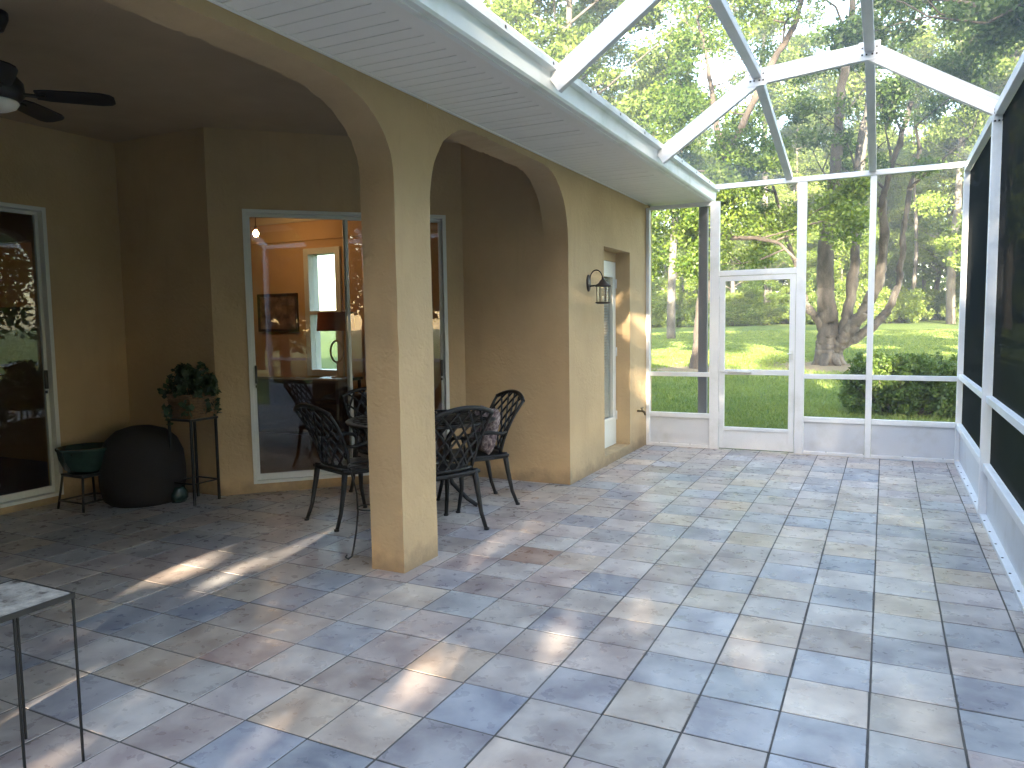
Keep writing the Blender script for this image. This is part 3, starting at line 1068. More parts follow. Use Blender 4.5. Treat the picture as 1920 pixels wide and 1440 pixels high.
# recessed glazed door
dX = XW - DR - 0.004
dm = MB()
y0, y1, z0, z1 = DY0 + 0.004, DY1 - 0.004, DZ0 + 0.004, 2.147
wz0, wz1, wy0, wy1 = 0.42, 1.98, y0 + 0.13, y1 - 0.13
dm.box(dX - 0.045, dX, y0, wy0, z0, z1)
dm.box(dX - 0.045, dX, wy1, y1, z0, z1)
dm.box(dX - 0.045, dX, wy0, wy1, z0, wz0)
dm.box(dX - 0.045, dX, wy0, wy1, wz1, z1)
door = dm.build('door', MT['door'], house)
df = MB()
e = 0.03
df.box(dX, dX + 0.014, wy0 - e, wy0 + 0.006, wz0 - e, wz1 + e)
df.box(dX, dX + 0.014, wy1 - 0.006, wy1 + e, wz0 - e, wz1 + e)
df.box(dX, dX + 0.014, wy0 + 0.006, wy1 - 0.006, wz0 - e, wz0 + 0.006)
df.box(dX, dX + 0.014, wy0 + 0.006, wy1 - 0.006, wz1 - 0.006, wz1 + e)
df.build('glazing_frame', MT['door'], door, bevel=0.004)
dp = MB()
dp.box(dX - 0.024, dX - 0.018, wy0, wy1, wz0, wz1)
dp.build('pane', MT['glass'], door)
db = MB()
for k in range(50):
    z = wz0 + 0.01 + k * (wz1 - wz0 - 0.02) / 50
    db.add([(dX - 0.034, wy0, z), (dX - 0.034, wy1, z), (dX - 0.044, wy1, z + 0.027), (dX - 0.044, wy0, z + 0.027)], [(0, 1, 2, 3)])
tag(db.build('blind_slats', MT['blind'], door), kind='stuff')
for z in (0.38, 1.1, 1.86):
    hm = MB()
    hm.tube([(dX + 0.008, y1 - 0.004, z), (dX + 0.008, y1 - 0.004, z + 0.10)], 0.008, 8)
    hm.build('hinge', MT['vinyl'], door)
st_ = MB()
st_.box(XW - 0.001, XW + 0.0, 0, 0, 0, 0) if False else None
hb = MB()
hb.tube([(XW, 8.41, 0.45), (XW + 0.07, 8.41, 0.45)], 0.012, 10)
hb.tube([(XW + 0.06, 8.41, 0.45), (XW + 0.085, 8.41, 0.44), (XW + 0.095, 8.41, 0.405)], [0.014, 0.014, 0.011], 10)
hb.tube([(XW + 0.055, 8.41, 0.45), (XW + 0.055, 8.41, 0.485)], 0.007, 8)
hb.bar((XW + 0.055, 8.37, 0.488), (XW + 0.055, 8.45, 0.488), 0.014, 0.008)
hb.build('hose_bib', MT['brass'], house)

# ------------------------------------------------------------------ the screen enclosure
enc = thing('screen_enclosure', 'white aluminium pool-cage style screen enclosure over the patio', 'screen enclosure', (-0.5, 8.0, 0))
FR = [6.47, 4.17, 1.87, -0.43]
XK1, XK2 = -0.97, -0.155
ZK, ZR, ZEV = 3.43, 3.50, 2.97
XA = -1.745


def part(name, mb, m, lab=None, bevel=0.0):
    o = mb.build(name, m, enc, bevel=bevel)
    if lab:
        o['label'] = lab
    return o


# end wall posts
for (x0, x1, z1, nm) in ((-1.81, -1.705, ZS - 0.035, 'post'), (-0.88, -0.785, 2.955, 'post'), (-0.172, -0.112, 2.955, 'post'), (0.662, 0.745, 2.99, 'post')):
    b = MB()
    b.box(x0, x1, YE - 0.025, YE + 0.025, 0, z1)
    part(nm, b, MT['alu'], bevel=0.003)
b = MB()
b.box(XW + 0.002, XW + 0.045, YE - 0.025, YE + 0.025, 0, ZS - 0.045)
part('post', b, MT['alu'], bevel=0.003)
b = MB()
b.box(-1.76, 0.745, YE - 0.028, YE + 0.022, 2.957, 3.01)
part('beam', b, MT['alu'], bevel=0.003)
b = MB()
b.box(XW + 0.047, -1.812, YE - 0.02, YE + 0.03, ZS - 0.075, ZS - 0.030)
part('beam', b, MT['alu'], bevel=0.003)
spans = [(XW + 0.047, -1.812, 0.35), (-0.783, -0.174, 0.36), (-0.110, 0.660, 0.36)]
for (x0, x1, zs) in spans:
    b = MB()
    b.box(x0, x1, YE - 0.02, YE + 0.022, 0.835, 0.885)
    part('chair_rail', b, MT['alu'], bevel=0.003)
    b = MB()
    b.box(x0, x1, YE - 0.022, YE + 0.022, zs, zs + 0.055)
    part('sill_rail', b, MT['alu'], bevel=0.003)
    b = MB()
    b.box(x0, x1, YE - 0.022, YE + 0.022, 0.0, 0.035)
    part('base_track', b, MT['alu'], bevel=0.003)
    b = MB()
    b.box(x0, x1, YE + 0.0, YE + 0.006, 0.036, zs - 0.001)
    part('kick_panel', b, MT['kick'])
    top = ZS - 0.076 if x1 < -1 else 2.956
    for (z0, z1) in ((zs + 0.056, 0.834), (0.886, top)):
        s = MB()
        s.add([(x0, YE + 0.004, z0), (x1, YE + 0.004, z0), (x1, YE + 0.004, z1), (x0, YE + 0.004, z1)], [(0, 1, 2, 3)])
        part('screen_panel', s, MT['screen_end'])
b = MB()
b.box(-1.704, -0.881, YE - 0.024, YE + 0.024, 1.985, 2.045)
part('beam', b, MT['alu'], bevel=0.003)
s = MB()
s.add([(-1.704, YE + 0.004, 2.046), (-0.881, YE + 0.004, 2.046), (-0.881, YE + 0.004, 2.956), (-1.704, YE + 0.004, 2.956)], [(0, 1, 2, 3)])
part('screen_panel', s, MT['screen_end'])
# screen door
dx0, dx1 = -1.700, -0.885
d = MB()
d.box(dx0, dx0 + 0.06, YE - 0.016, YE + 0.012, 0.015, 1.98)
d.box(dx1 - 0.06, dx1, YE - 0.016, YE + 0.012, 0.015, 1.98)
d.box(dx0 + 0.06, dx1 - 0.06, YE - 0.016, YE + 0.012, 1.925, 1.98)
d.box(dx0 + 0.06, dx1 - 0.06, YE - 0.018, YE + 0.012, 0.865, 0.925)
d.box(dx0 + 0.06, dx1 - 0.06, YE - 0.018, YE + 0.012, 0.225, 0.265)
sd = part('screen_door', d, MT['alu'], 'white screen door with a mid rail and kick panel', bevel=0.003)
k_ = MB()
k_.box(dx0 + 0.06, dx1 - 0.06, YE - 0.004, YE + 0.004, 0.015, 0.224)
k_.build('kick_panel', MT['alu'], sd)
for (z0, z1) in ((0.266, 0.864), (0.926, 1.924)):
    s = MB()
    s.add([(dx0 + 0.06, YE, z0), (dx1 - 0.06, YE, z0), (dx1 - 0.06, YE, z1), (dx0 + 0.06, YE, z1)], [(0, 1, 2, 3)])
    s.build('screen_panel', MT['screen_end'], sd)
h = MB()
h.box(dx1 - 0.045, dx1 - 0.015, YE - 0.03, YE - 0.0165, 1.04, 1.14)
h.tube([(dx1 - 0.03, YE - 0.03, 1.11), (dx1 - 0.03, YE - 0.055, 1.11), (dx1 - 0.075, YE - 0.06, 1.105)], 0.007, 8)
h.build('handle', MT['vinyl'], sd)
c_ = MB()
c_.tube([(dx0 + 0.10, YE - 0.035, 0.90), (dx0 + 0.36, YE - 0.035, 0.90)], 0.014, 10)
c_.tube([(dx0 + 0.02, YE - 0.03, 0.90), (dx0 + 0.10, YE - 0.035, 0.90)], 0.006, 8)
c_.build('door_closer', MT['vinyl'], sd)
for z in (0.35, 1.75):
    h = MB()
    h.box(dx0 - 0.012, dx0 + 0.012, YE - 0.034, YE - 0.026, z, z + 0.08)
    h.build('hinge', MT['alu'], sd)

# right-hand wall
BX0, BX1 = 0.650, 0.752
for y in FR:
    b = MB()
    b.box(BX0, BX1, y - 0.026, y + 0.026, 0, 2.985)
    part('post', b, MT['alu'], bevel=0.004)
ends = [YE - 0.026] + FR
for k in range(len(ends) - 1):
    ya, yb = ends[k + 1] + 0.027, ends[k] - (0.027 if k else 0.0)
    for (z0, z1, nm, x0, x1) in ((0.86, 0.91, 'chair_rail', 0.672, 0.742), (0.355, 0.41, 'sill_rail', 0.667, 0.742),
                                 (0.0, 0.03, 'base_track', 0.655, 0.742)):
        b = MB()
        b.box(x0, x1, ya, yb, z0, z1)
        part(nm, b, MT['alu'], bevel=0.003)
    b = MB()
    b.box(0.700, 0.706, ya, yb, 0.031, 0.354)
    part('kick_panel', b, MT['kick'])
    for (z0, z1) in ((0.411, 0.859), (0.911, 2.91)):
        s = MB()
        s.add([(0.712, ya, z0), (0.712, yb, z0), (0.712, yb, z1), (0.712, ya, z1)], [(0, 1, 2, 3)])
        part('screen_panel', s, MT['screen_side'])
    b = MB()
    b.box(0.662, 0.742, ya, yb, 2.915, 2.985)
    part('eave_beam', b, MT['alu'], bevel=0.003)
sc_ = MB()
for y in np.arange(2.2, 8.6, 0.31):
    sc_.lathe([(0.0, 0.0345), (0.007, 0.0335), (0.007, 0.0301)], (0.668, float(y), 0), 8)
for x in np.arange(-2.4, 0.6, 0.37):
    if not -1.72 < x < -0.86:
        sc_.lathe([(0.0, 0.0395), (0.007, 0.0385), (0.007, 0.0351)], (float(x), YE - 0.012, 0), 8)
tag(part('track_screws', sc_, MT['steel']), kind='stuff')
# roof frames
for y in FR:
    pts = [(-1.752, y, ZS + 0.035), (XK1, y, ZK), (XK2, y, ZR), (0.69, y, ZEV)]
    for k in range(3):
        b = MB()
        p, q = Vector(pts[k]), Vector(pts[k + 1])
        dr = (q - p).normalized()
        if k < 2:
            q = q - dr * 0.004
        b.bar(p + dr * (0.03 if k else -0.02), q + dr * 0.02, 0.051, 0.125)
        part('roof_beam', b, MT['alu'], bevel=0.003)
    for (x, z) in ((XK1, ZK), (XK2, ZR)):
        b = MB()
        b.box(x - 0.075, x + 0.075, y - 0.030, y - 0.0265, z - 0.07, z + 0.065)
        part('gusset_plate', b, MT['alu'])
        b = MB()
        for sx in (-0.05, -0.02, 0.02, 0.05):
            for sz in (-0.03, 0.02):
                b.box(x + sx - 0.006, x + sx + 0.006, y - 0.034, y - 0.0305, z + sz - 0.006, z + sz + 0.006)
        tag(part('gusset_screws', b, MT['steel']), kind='stuff')
    b = MB()
    for sx in (0.665, 0.69, 0.715):
        for sz in (2.93, 2.955, 2.875):
            b.box(sx - 0.006, sx + 0.006, y - 0.032, y - 0.0265, sz - 0.006, sz + 0.006)
    tag(part('gusset_screws', b, MT['steel']), kind='stuff')
# purlins
for k in range(len(FR) - 1):
    for (x, z) in ((XK1, ZK), (XK2, ZR)):
        b = MB()
        b.bar((x, FR[k + 1] + 0.028, z + 0.02), (x, FR[k] - 0.028, z + 0.02), 0.07, 0.06)
        part('purlin', b, MT['alu'], bevel=0.003)
for (x, z) in ((XK1, ZK), (XK2, ZR)):
    b = MB()
    b.bar((x, FR[0] + 0.028, z + 0.015), (x, YE - 0.01, 3.02), 0.07, 0.06)
    part('purlin', b, MT['alu'], bevel=0.003)
# roof screens
ZT_ = 0.03
zg = ZS + 0.10
for k in range(2):
    ya, yb = FR[k + 1], FR[k]
    for (a, za, b_, zb_) in ((XA, zg, XK1, ZK), (XK1, ZK, XK2, ZR), (XK2, ZR, 0.70, ZEV)):
        s = MB()
        s.add([(a, ya, za + ZT_), (b_, ya, zb_ + ZT_), (b_, yb, zb_ + ZT_), (a, yb, za + ZT_)], [(0, 1, 2, 3)])
        part('screen_panel', s, MT['screen'])
s = MB()
s.add([(XA, FR[0], zg + ZT_), (XK1, FR[0], ZK + ZT_), (XK1, YE, 3.01), (XA, YE, 3.01)], [(0, 1, 2), (0, 2, 3)])
part('screen_panel', s, MT['screen'])
s = MB()
s.add([(XK1, FR[0], ZK + ZT_), (XK2, FR[0], ZR + ZT_), (XK2, YE, 3.01), (XK1, YE, 3.01)], [(0, 1, 2), (0, 2, 3)])
part('screen_panel', s, MT['screen'])
s = MB()
s.add([(XK2, FR[0], ZR + ZT_), (0.70, FR[0], ZEV + ZT_), (0.70, YE, 3.01), (XK2, YE, 3.01)], [(0, 1, 2), (0, 2, 3)])
part('screen_panel', s, MT['screen'])

# ------------------------------------------------------------------ furniture on the porch
def make_chair():
    t = thing('patio_chair', '', 'chair')
    # local frame: faces +Y, origin under the seat centre
    s = MB()
    rows = []
    for i in range(13):
        u = i / 12
        y = -0.23 + 0.46 * u
        hw_ = 0.215 + 0.025 * math.sin(math.pi * min(1, u * 0.6 + 0.35))
        if u > 0.85:
            hw_ *= 1 - 0.25 * ((u - 0.85) / 0.15) ** 2
        for j in range(9):
            v = j / 8 * 2 - 1
            z = 0.432 - 0.018 * (1 - v * v) * math.sin(math.pi * min(1, u + 0.05)) - (0.02 * max(0, (u - 0.85) / 0.15) ** 2)
            rows.append((v * hw_, y, z))
    top = rows
    bot = [(x * 0.98, y, z - 0.022) for x, y, z in rows]
    fs = []
    for i in range(12):
        for j in range(8):
            a = i * 9 + j
            fs.append((a, a + 1, a + 10, a + 9))
            fs.append((117 + a, 117 + a + 9, 117 + a + 10, 117 + a + 1))
    rim = [j for j in range(9)] + [i * 9 + 8 for i in range(1, 13)] + [12 * 9 + j for j in range(7, -1, -1)] + [i * 9 for i in range(11, 0, -1)]
    for k in range(len(rim)):
        a, b = rim[k], rim[(k + 1) % len(rim)]
        fs.append((b, a, 117 + a, 117 + b))
    s.add(top + bot, fs, True)
    s.build('seat', MT['iron'], t, world=False)
    ap = MB()
    ap.tube([(-0.21, -0.215, 0.408), (0.21, -0.215, 0.408)], 0.013, 8)
    ap.tube([(-0.225, 0.17, 0.408), (0.225, 0.17, 0.408)], 0.012, 8)
    for sx in (-1, 1):
        ap.tube([(sx * 0.213, -0.215, 0.408), (sx * 0.236, 0.0, 0.405), (sx * 0.225, 0.17, 0.408)], 0.012, 8)
    ap.build('seat_frame', MT['iron'], t, world=False)

    def back(v, w):
        """v -1..1 across, w 0..1 up: point on the curved, reclined back"""
        hw_ = 0.195 + 0.065 * w ** 0.8
        z = 0.44 + 0.475 * w - 0.055 * w * v * v
        y = -0.215 - 0.05 * w - 0.13 * w * w + 0.045 * v * v
        return Vector((v * hw_, y, z))
    f = MB()
    f.tube([back(-1, w) for w in np.linspace(0, 1, 10)], 0.013, 8)
    f.tube([back(1, w) for w in np.linspace(0, 1, 10)], 0.013, 8)
    f.tube([back(v, 1) for v in np.linspace(-1, 1, 13)], 0.017, 8)
    f.tube([back(v, 0.02) for v in np.linspace(-1, 1, 9)], 0.013, 8)
    f.build('backrest_frame', MT['iron'], t, world=False)
    la = MB()
    nb = 5
    for fam in (-1, 1):
        for k in range(-nb, nb + 1):
            pts = []
            for q in np.linspace(0, 1, 25):
                w = q
                v = fam * (w * 1.55 - 0.775) + k * 0.42
                if -1 <= v <= 1:
                    pts.append(back(v, w))
            if len(pts) > 2:
                for a, b in zip(pts[:-1], pts[1:]):
                    d = (b - a)
                la.tube(pts, 0.0092, 6)
    la.build('backrest_lattice', MT['iron'], t, world=False)
    for sx in (-1, 1):
        lg = MB()
        lg.tube([(sx * 0.20, -0.205, 0.44), (sx * 0.208, -0.225, 0.30), (sx * 0.215, -0.26, 0.12), (sx * 0.225, -0.305, 0.0)],
                [0.024, 0.020, 0.015, 0.014], 10)
        lg.tube([(sx * 0.225, -0.305, 0.0), (sx * 0.225, -0.305, 0.016)], 0.019, 10)
        lg.build('leg', MT['iron'], t, world=False)
        lg = MB()
        lg.tube([(sx * 0.215, 0.165, 0.43), (sx * 0.232, 0.19, 0.36), (sx * 0.222, 0.185, 0.18), (sx * 0.236, 0.225, 0.0)],
                [0.020, 0.024, 0.016, 0.014], 10)
        lg.tube([(sx * 0.236, 0.225, 0.0), (sx * 0.236, 0.225, 0.016)], 0.019, 10)
        lg.build('leg', MT['iron'], t, world=False)
        ar = MB()
        p0 = back(sx, 0.42)
        ar.tube([p0, p0 + Vector((sx * 0.03, 0.06, -0.01)), (sx * 0.275, -0.05, 0.625), (sx * 0.285, 0.08, 0.625), (sx * 0.275, 0.16, 0.612),
                 (sx * 0.262, 0.185, 0.58), (sx * 0.25, 0.165, 0.53), (sx * 0.235, 0.15, 0.43)],
                [0.010, 0.012, 0.015, 0.016, 0.015, 0.012, 0.011, 0.012], 8)
        ar.build('armrest', MT['iron'], t, world=False)
    return t


def aim(fx, fy):
    return math.atan2(-fx, fy)


GRP = 'black lattice chairs round the patio table'


def seat_centre(bx, by, fx, fy):
    m = math.hypot(fx, fy)
    return (bx + fx / m * 0.30, by + fy / m * 0.30, 0.0)


TBL = (-3.35, 5.08)
chair = make_chair()
tag(chair, 'black lattice patio chair in front of the glass sliding door, left of the pillar', None, GRP)
chair.location = seat_centre(-3.755, 4.31, 0.35, 0.94)
chair.rotation_euler = (0, 0, aim(0.35, 0.94))
copy_thing(chair, seat_centre(-2.66, 4.50, -0.90, 0.40), aim(-0.90, 0.40), 'black lattice patio chair with its back to the patio, just right of the pillar')
chC = copy_thing(chair, seat_centre(-2.86, 5.60, -0.62, -0.78), aim(-0.62, -0.78), 'black lattice patio chair holding the mottled cushion, by the dark end wall')
copy_thing(chair, seat_centre(-4.16, 5.50, 0.87, -0.50), aim(0.87, -0.50), 'black lattice patio chair almost hidden behind the pillar, beyond the table')

# cushion on the far chair
cu = MB()
nu, nv = 16, 16
W2, T2 = 0.19, 0.075
for side in (1, -1):
    base = len(cu.v)
    for i in range(nu + 1):
        for j in range(nv + 1):
            a, b = i / nu * 2 - 1, j / nv * 2 - 1
            k = max(0, (1 - a ** 4) * (1 - b ** 4)) ** 0.5
            pin = 1 - 0.10 * (1 - abs(a) ** 2) * (abs(b) ** 6) - 0.0
            cu.v.append((a * W2 * (1 - 0.08 * (1 - b * b) * 0 - 0.06 * (1 - abs(b))), side * T2 * k, b * W2 * (1 - 0.06 * (1 - abs(a)))))
    for i in range(nu):
        for j in range(nv):
            q = (base + i * (nv + 1) + j, base + (i + 1) * (nv + 1) + j, base + (i + 1) * (nv + 1) + j + 1, base + i * (nv + 1) + j + 1)
            cu.f.append(q if side < 0 else tuple(reversed(q)))
            cu.s.append(True)
cush = cu.build('throw_pillow', MT['fabric'])
fz = Vector((-0.62, -0.78, 0)).normalized()
cc = Vector(seat_centre(-2.86, 5.60, -0.62, -0.78))
cush.location = cc - fz * 0.115 + Vector((0, 0, 0.425 + 0.19))
cush.rotation_euler = (R(14), 0, aim(-0.62, -0.78))
tag(cush, 'mottled pink and grey plush cushion on the chair by the dark wall', 'cushion')

# round table
tb = thing('patio_table', 'round black cast metal patio table with a lattice top', 'table', (TBL[0], TBL[1], 0))
t = MB()
RT, ZTB = 0.60, 0.735
t.lathe([(RT - 0.035, ZTB - 0.022), (RT, ZTB - 0.018), (RT + 0.004, ZTB - 0.006), (RT - 0.004, ZTB), (RT - 0.05, ZTB), (RT - 0.05, ZTB - 0.018), (RT - 0.035, ZTB - 0.022)], seg=56)
t.lathe([(0.18, ZTB - 0.014), (0.20, ZTB - 0.014), (0.20, ZTB), (0.035, ZTB), (0.035, ZTB - 0.014), (0.18, ZTB - 0.014)], seg=40)
t.build('table_rim', MT['iron'], tb, world=False)
t = MB()
for k in range(28):
    a0 = 2 * math.pi * k / 28
    for tw in (-0.42, 0.42):
        pts = [(r * math.cos(a0 + tw * (r - 0.19) / 0.37), r * math.sin(a0 + tw * (r - 0.19) / 0.37), ZTB - 0.007) for r in np.linspace(0.19, 0.56, 7)]
        for p, q in zip(pts[:-1], pts[1:]):
            t.bar(p, q, 0.021, 0.010)
t.build('table_lattice', MT['iron'], tb, world=False)
for k in range(4):
    a0 = math.pi / 4 * (2 * k + 1) - 0.35
    ca_, sa_ = math.cos(a0), math.sin(a0)
    t = MB()
    t.tube([(0.30 * ca_, 0.30 * sa_, 0.71), (0.22 * ca_, 0.22 * sa_, 0.58), (0.17 * ca_, 0.17 * sa_, 0.40), (0.24 * ca_, 0.24 * sa_, 0.20),
            (0.36 * ca_, 0.36 * sa_, 0.07), (0.44 * ca_, 0.44 * sa_, 0.015)], [0.022, 0.022, 0.020, 0.018, 0.017, 0.017], 10)
    t.build('leg', MT['iron'], tb, world=False)
t = MB()
t.lathe([(0.165, 0.40), (0.18, 0.39), (0.18, 0.41), (0.165, 0.42), (0.165, 0.40)], seg=24)
t.lathe([(0.30, 0.700), (0.32, 0.700), (0.32, 0.714), (0.30, 0.714), (0.30, 0.700)], seg=32)
t.build('leg_ring', MT['iron'], tb, world=False)

# wire plant stand behind the pillar
ws = thing('wire_plant_stand', 'thin black wire plant stand half hidden behind the pillar', 'plant stand', (-2.96, 3.86, 0))
for k in range(3):
    a0 = 2 * math.pi * k / 3 + 2.05
    ca_, sa_ = math.cos(a0), math.sin(a0)
    w = MB()
    w.tube([(r * ca_, r * sa_, z) for r, z in ((0.13, 0.60), (0.105, 0.52), (0.085, 0.42), (0.08, 0.30), (0.095, 0.18), (0.115, 0.08), (0.13, 0.02), (0.155, 0.006), (0.172, 0.022), (0.160, 0.036))], 0.006, 6)
    w.build('leg', MT['wire'], ws, world=False)
for (r, z) in ((0.13, 0.60), (0.08, 0.32)):
    w = MB()
    w.tube([(r * math.cos(a), r * math.sin(a), z) for a in np.linspace(0, 2 * math.pi, 25)], 0.005, 6)
    w.build('ring', MT['wire'], ws, world=False)
w = MB()
for a in np.linspace(0, math.pi, 4)[:-1]:
    w.tube([(0.13 * math.cos(a), 0.13 * math.sin(a), 0.598), (-0.13 * math.cos(a), -0.13 * math.sin(a), 0.598)], 0.004, 6)
w.build('shelf', MT['wire'], ws, world=False)

# stone-topped side table in the near corner
sx1, sy1, sx0, sy0, zt_ = -2.46, 1.57, -2.80, 1.13, 0.60
st = thing('side_table', 'small side table with a speckled stone top on thin black legs', 'side table', ((sx0 + sx1) / 2, (sy0 + sy1) / 2, 0))
t = MB()
t.box(sx0 + 0.008, sx1 - 0.008, sy0 + 0.008, sy1 - 0.008, zt_ - 0.016, zt_ + 0.001)
t.build('table_top', MT['stone'], st)
t = MB()
e = 0.012
for (x0, x1, y0, y1) in ((sx0, sx1, sy1 - 0.008, sy1), (sx0, sx1, sy0, sy0 + 0.008), (sx0, sx0 + 0.008, sy0 + 0.008, sy1 - 0.008), (sx1 - 0.008, sx1, sy0 + 0.008, sy1 - 0.008)):
    t.box(x0, x1, y0, y1, zt_ - 0.016, zt_ + 0.002)
t.build('top_rim', MT['steel'], st)
for (x, y) in ((sx1 - 0.006, sy1 - 0.006), (sx1 - 0.006, sy1 - 0.20), (sx0 + 0.006, sy1 - 0.006), (sx0 + 0.006, sy1 - 0.20)):
    t = MB()
    t.box(x - 0.0034, x + 0.0034, y - 0.0034, y + 0.0034, 0, zt_ - 0.016)
    t.build('leg', MT['wire'], st)

# ceiling fan
FX, FY, FZ = -4.33, 2.50, 2.775
fan = thing('ceiling_fan', 'dark five-bladed ceiling fan with a pale light bowl under the porch ceiling', 'ceiling fan', (FX, FY, FZ))
f = MB()
f.lathe([(0.0, 0.424), (0.085, 0.424), (0.085, 0.39), (0.06, 0.33), (0.02, 0.32)], seg=24)
f.tube([(0, 0, 0.33), (0, 0, 0.10)], 0.018, 12)
f.build('downrod', MT['fan'], fan, world=False)
f = MB()
f.lathe([(0.0, 0.13), (0.05, 0.13), (0.10, 0.10), (0.135, 0.06), (0.14, 0.0), (0.12, -0.03), (0.10, -0.04), (0, -0.04)], seg=32)
f.build('motor_housing', MT['fan'], fan, world=False)
f = MB()
f.lathe([(0.105, -0.041), (0.11, -0.05), (0.095, -0.075), (0.06, -0.092), (0.0, -0.098)], seg=28)
f.build('light_bowl', MT['bowl'], fan, world=False)
d0 = math.atan2(2.92 - FY, -3.92 - FX)
for k in range(5):
    a0 = d0 + 2 * math.pi * k / 5
    ca_, sa_ = math.cos(a0), math.sin(a0)
    f = MB()
    prof = [(0.19, 0.045), (0.25, 0.06), (0.40, 0.066), (0.51, 0.068), (0.56, 0.055), (0.58, 0.03)]
    vs = []
    for r, hw_ in prof:
        for sgn in (1, -1):
            lx, ly, lz = r, sgn * hw_, 0.0 - sgn * hw_ * 0.20
            vs.append((lx * ca_ - ly * sa_, lx * sa_ + ly * ca_, lz + 0.008))
    nn = len(vs)
    vs += [(x, y, z - 0.008) for x, y, z in vs]
    fs = []
    m_ = len(prof)
    for i in range(m_ - 1):
        a, b, c, d = 2 * i, 2 * i + 1, 2 * i + 3, 2 * i + 2
        fs += [(a, b, c, d), (nn + a, nn + d, nn + c, nn + b), (a, d, nn + d, nn + a), (b, nn + b, nn + c, c)]
    fs += [(0, nn, nn + 1, 1), (2 * m_ - 2, 2 * m_ - 1, nn + 2 * m_ - 1, nn + 2 * m_ - 2)]
    f.add(vs, fs)
    bl = f.build('blade', MT['fan'], fan, world=False)
    g = MB()
    g.bar((0.12 * ca_, 0.12 * sa_, 0.0), (0.24 * ca_, 0.24 * sa_, -0.004), 0.045, 0.010)
    g.build('blade_arm', MT['fan'], bl, world=False)

# wall lantern
ln = thing('wall_lantern', 'bronze wall lantern with a curled arm beside the white door', 'wall lantern', (XW, 6.82, 1.62))
l_ = MB()
l_.lathe([(0.0, 0.0), (0.06, 0.0), (0.058, 0.012), (0.04, 0.02), (0.0, 0.024)], seg=20)
pl = l_.build('wall_plate', MT['bronze'], ln, world=False)
pl.rotation_euler = (0, R(90), 0)
pl.scale = (1.6, 1, 1)
pl.location = (0, 0, 0.235)
l_ = MB()
l_.tube([(0.02, 0, 0.20), (0.10, 0, 0.205), (0.16, 0, 0.20)], 0.009, 8)
l_.tube([(0.015, 0, 0.25)] + [(0.095 - 0.075 * math.cos(a), 0, 0.27 + 0.105 * math.sin(a)) for a in np.linspace(0.1, math.pi - 0.15, 12)] + [(0.17, 0, 0.285)], 0.007, 8)
l_.build('arm', MT['bronze'], ln, world=False)
LX = 0.17
l_ = MB()
l_.lathe([(0.0, 0.30), (0.012, 0.295), (0.014, 0.27), (0.026, 0.262), (0.05, 0.228), (0.088, 0.204), (0.092, 0.194), (0.084, 0.19), (0.0, 0.20)], (LX, 0, 0), seg=24)
l_.build('roof_cap', MT['bronze'], ln, world=False)
l_ = MB()
l_.lathe([(0.0, 0.0), (0.06, 0.0), (0.082, 0.01), (0.082, 0.022), (0.06, 0.024), (0.0, 0.02)], (LX, 0, 0), seg=24)
l_.build('base', MT['bronze'], ln, world=False)
for k in range(4):
    a0 = math.pi / 4 + k * math.pi / 2
    l_ = MB()
    l_.tube([(LX + 0.07 * math.cos(a0), 0.07 * math.sin(a0), 0.015), (LX + 0.074 * math.cos(a0), 0.074 * math.sin(a0), 0.195)], 0.0045, 6)
    l_.build('cage_bar', MT['bronze'], ln, world=False)
l_ = MB()
l_.lathe([(0.062, 0.024), (0.062, 0.19)], (LX, 0, 0), seg=24)
l_.build('glass_cylinder', MT['glass'], ln, world=False)
l_ = MB()
l_.tube([(LX, 0, 0.02), (LX, 0, 0.085)], 0.011, 10)
l_.build('lamp_holder', MT['cream'], ln, world=False)

ln.scale = (0.86, 0.86, 0.86)
ln.location.z = 1.66

# dark corner: pot on a stand, hassock, planted basket on a tall stand, small pot
ps = thing('pot_stand', 'low black metal plant stand beside the left sliding door', 'plant stand', (-6.0, 4.0, 0))
for (sx, sy) in ((-1, -1), (1, -1), (1, 1), (-1, 1)):
    p = MB()
    p.tube([(sx * 0.13, sy * 0.13, 0.29), (sx * 0.145, sy * 0.145, 0.16), (sx * 0.165, sy * 0.165, 0.0)], 0.010, 8)
    p.build('leg', MT['wire'], ps, world=False)
p = MB()
for z, r in ((0.28, 0.135), (0.07, 0.155)):
    for (a, b) in (((-r, -r), (r, -r)), ((r, -r), (r, r)), ((r, r), (-r, r)), ((-r, r), (-r, -r))):
        p.tube([(a[0], a[1], z), (b[0], b[1], z)], 0.008, 6)
p.build('rail', MT['wire'], ps, world=False)
p = MB()
p.box(-0.14, 0.14, -0.14, 0.14, 0.285, 0.297)
p.build('shelf', MT['wire'], ps, world=False)
gp = MB()
gp.lathe([(0.0, 0.0), (0.13, 0.0), (0.17, 0.04), (0.205, 0.12), (0.215, 0.19), (0.225, 0.20), (0.225, 0.215), (0.20, 0.215), (0.195, 0.18), (0.0, 0.17)], seg=32)
gpo = gp.build('flower_pot', MT['pot'])
gpo.location = (-6.0, 4.0, 0.298)
tag(gpo, 'wide dark green glazed pot on the low stand', 'flower pot')

hs = MB()
hs.lathe([(0.0, 0.0), (0.27, 0.0), (0.315, 0.04), (0.342, 0.16), (0.345, 0.30), (0.33, 0.43), (0.285, 0.54), (0.20, 0.62), (0.09, 0.655), (0.0, 0.66)], seg=36)
hso = hs.build('hassock', MT['hassock'])
hso.location = (-5.74, 4.33, 0)
tag(hso, 'large dark brown domed woven hassock in the shadowed corner', 'hassock')

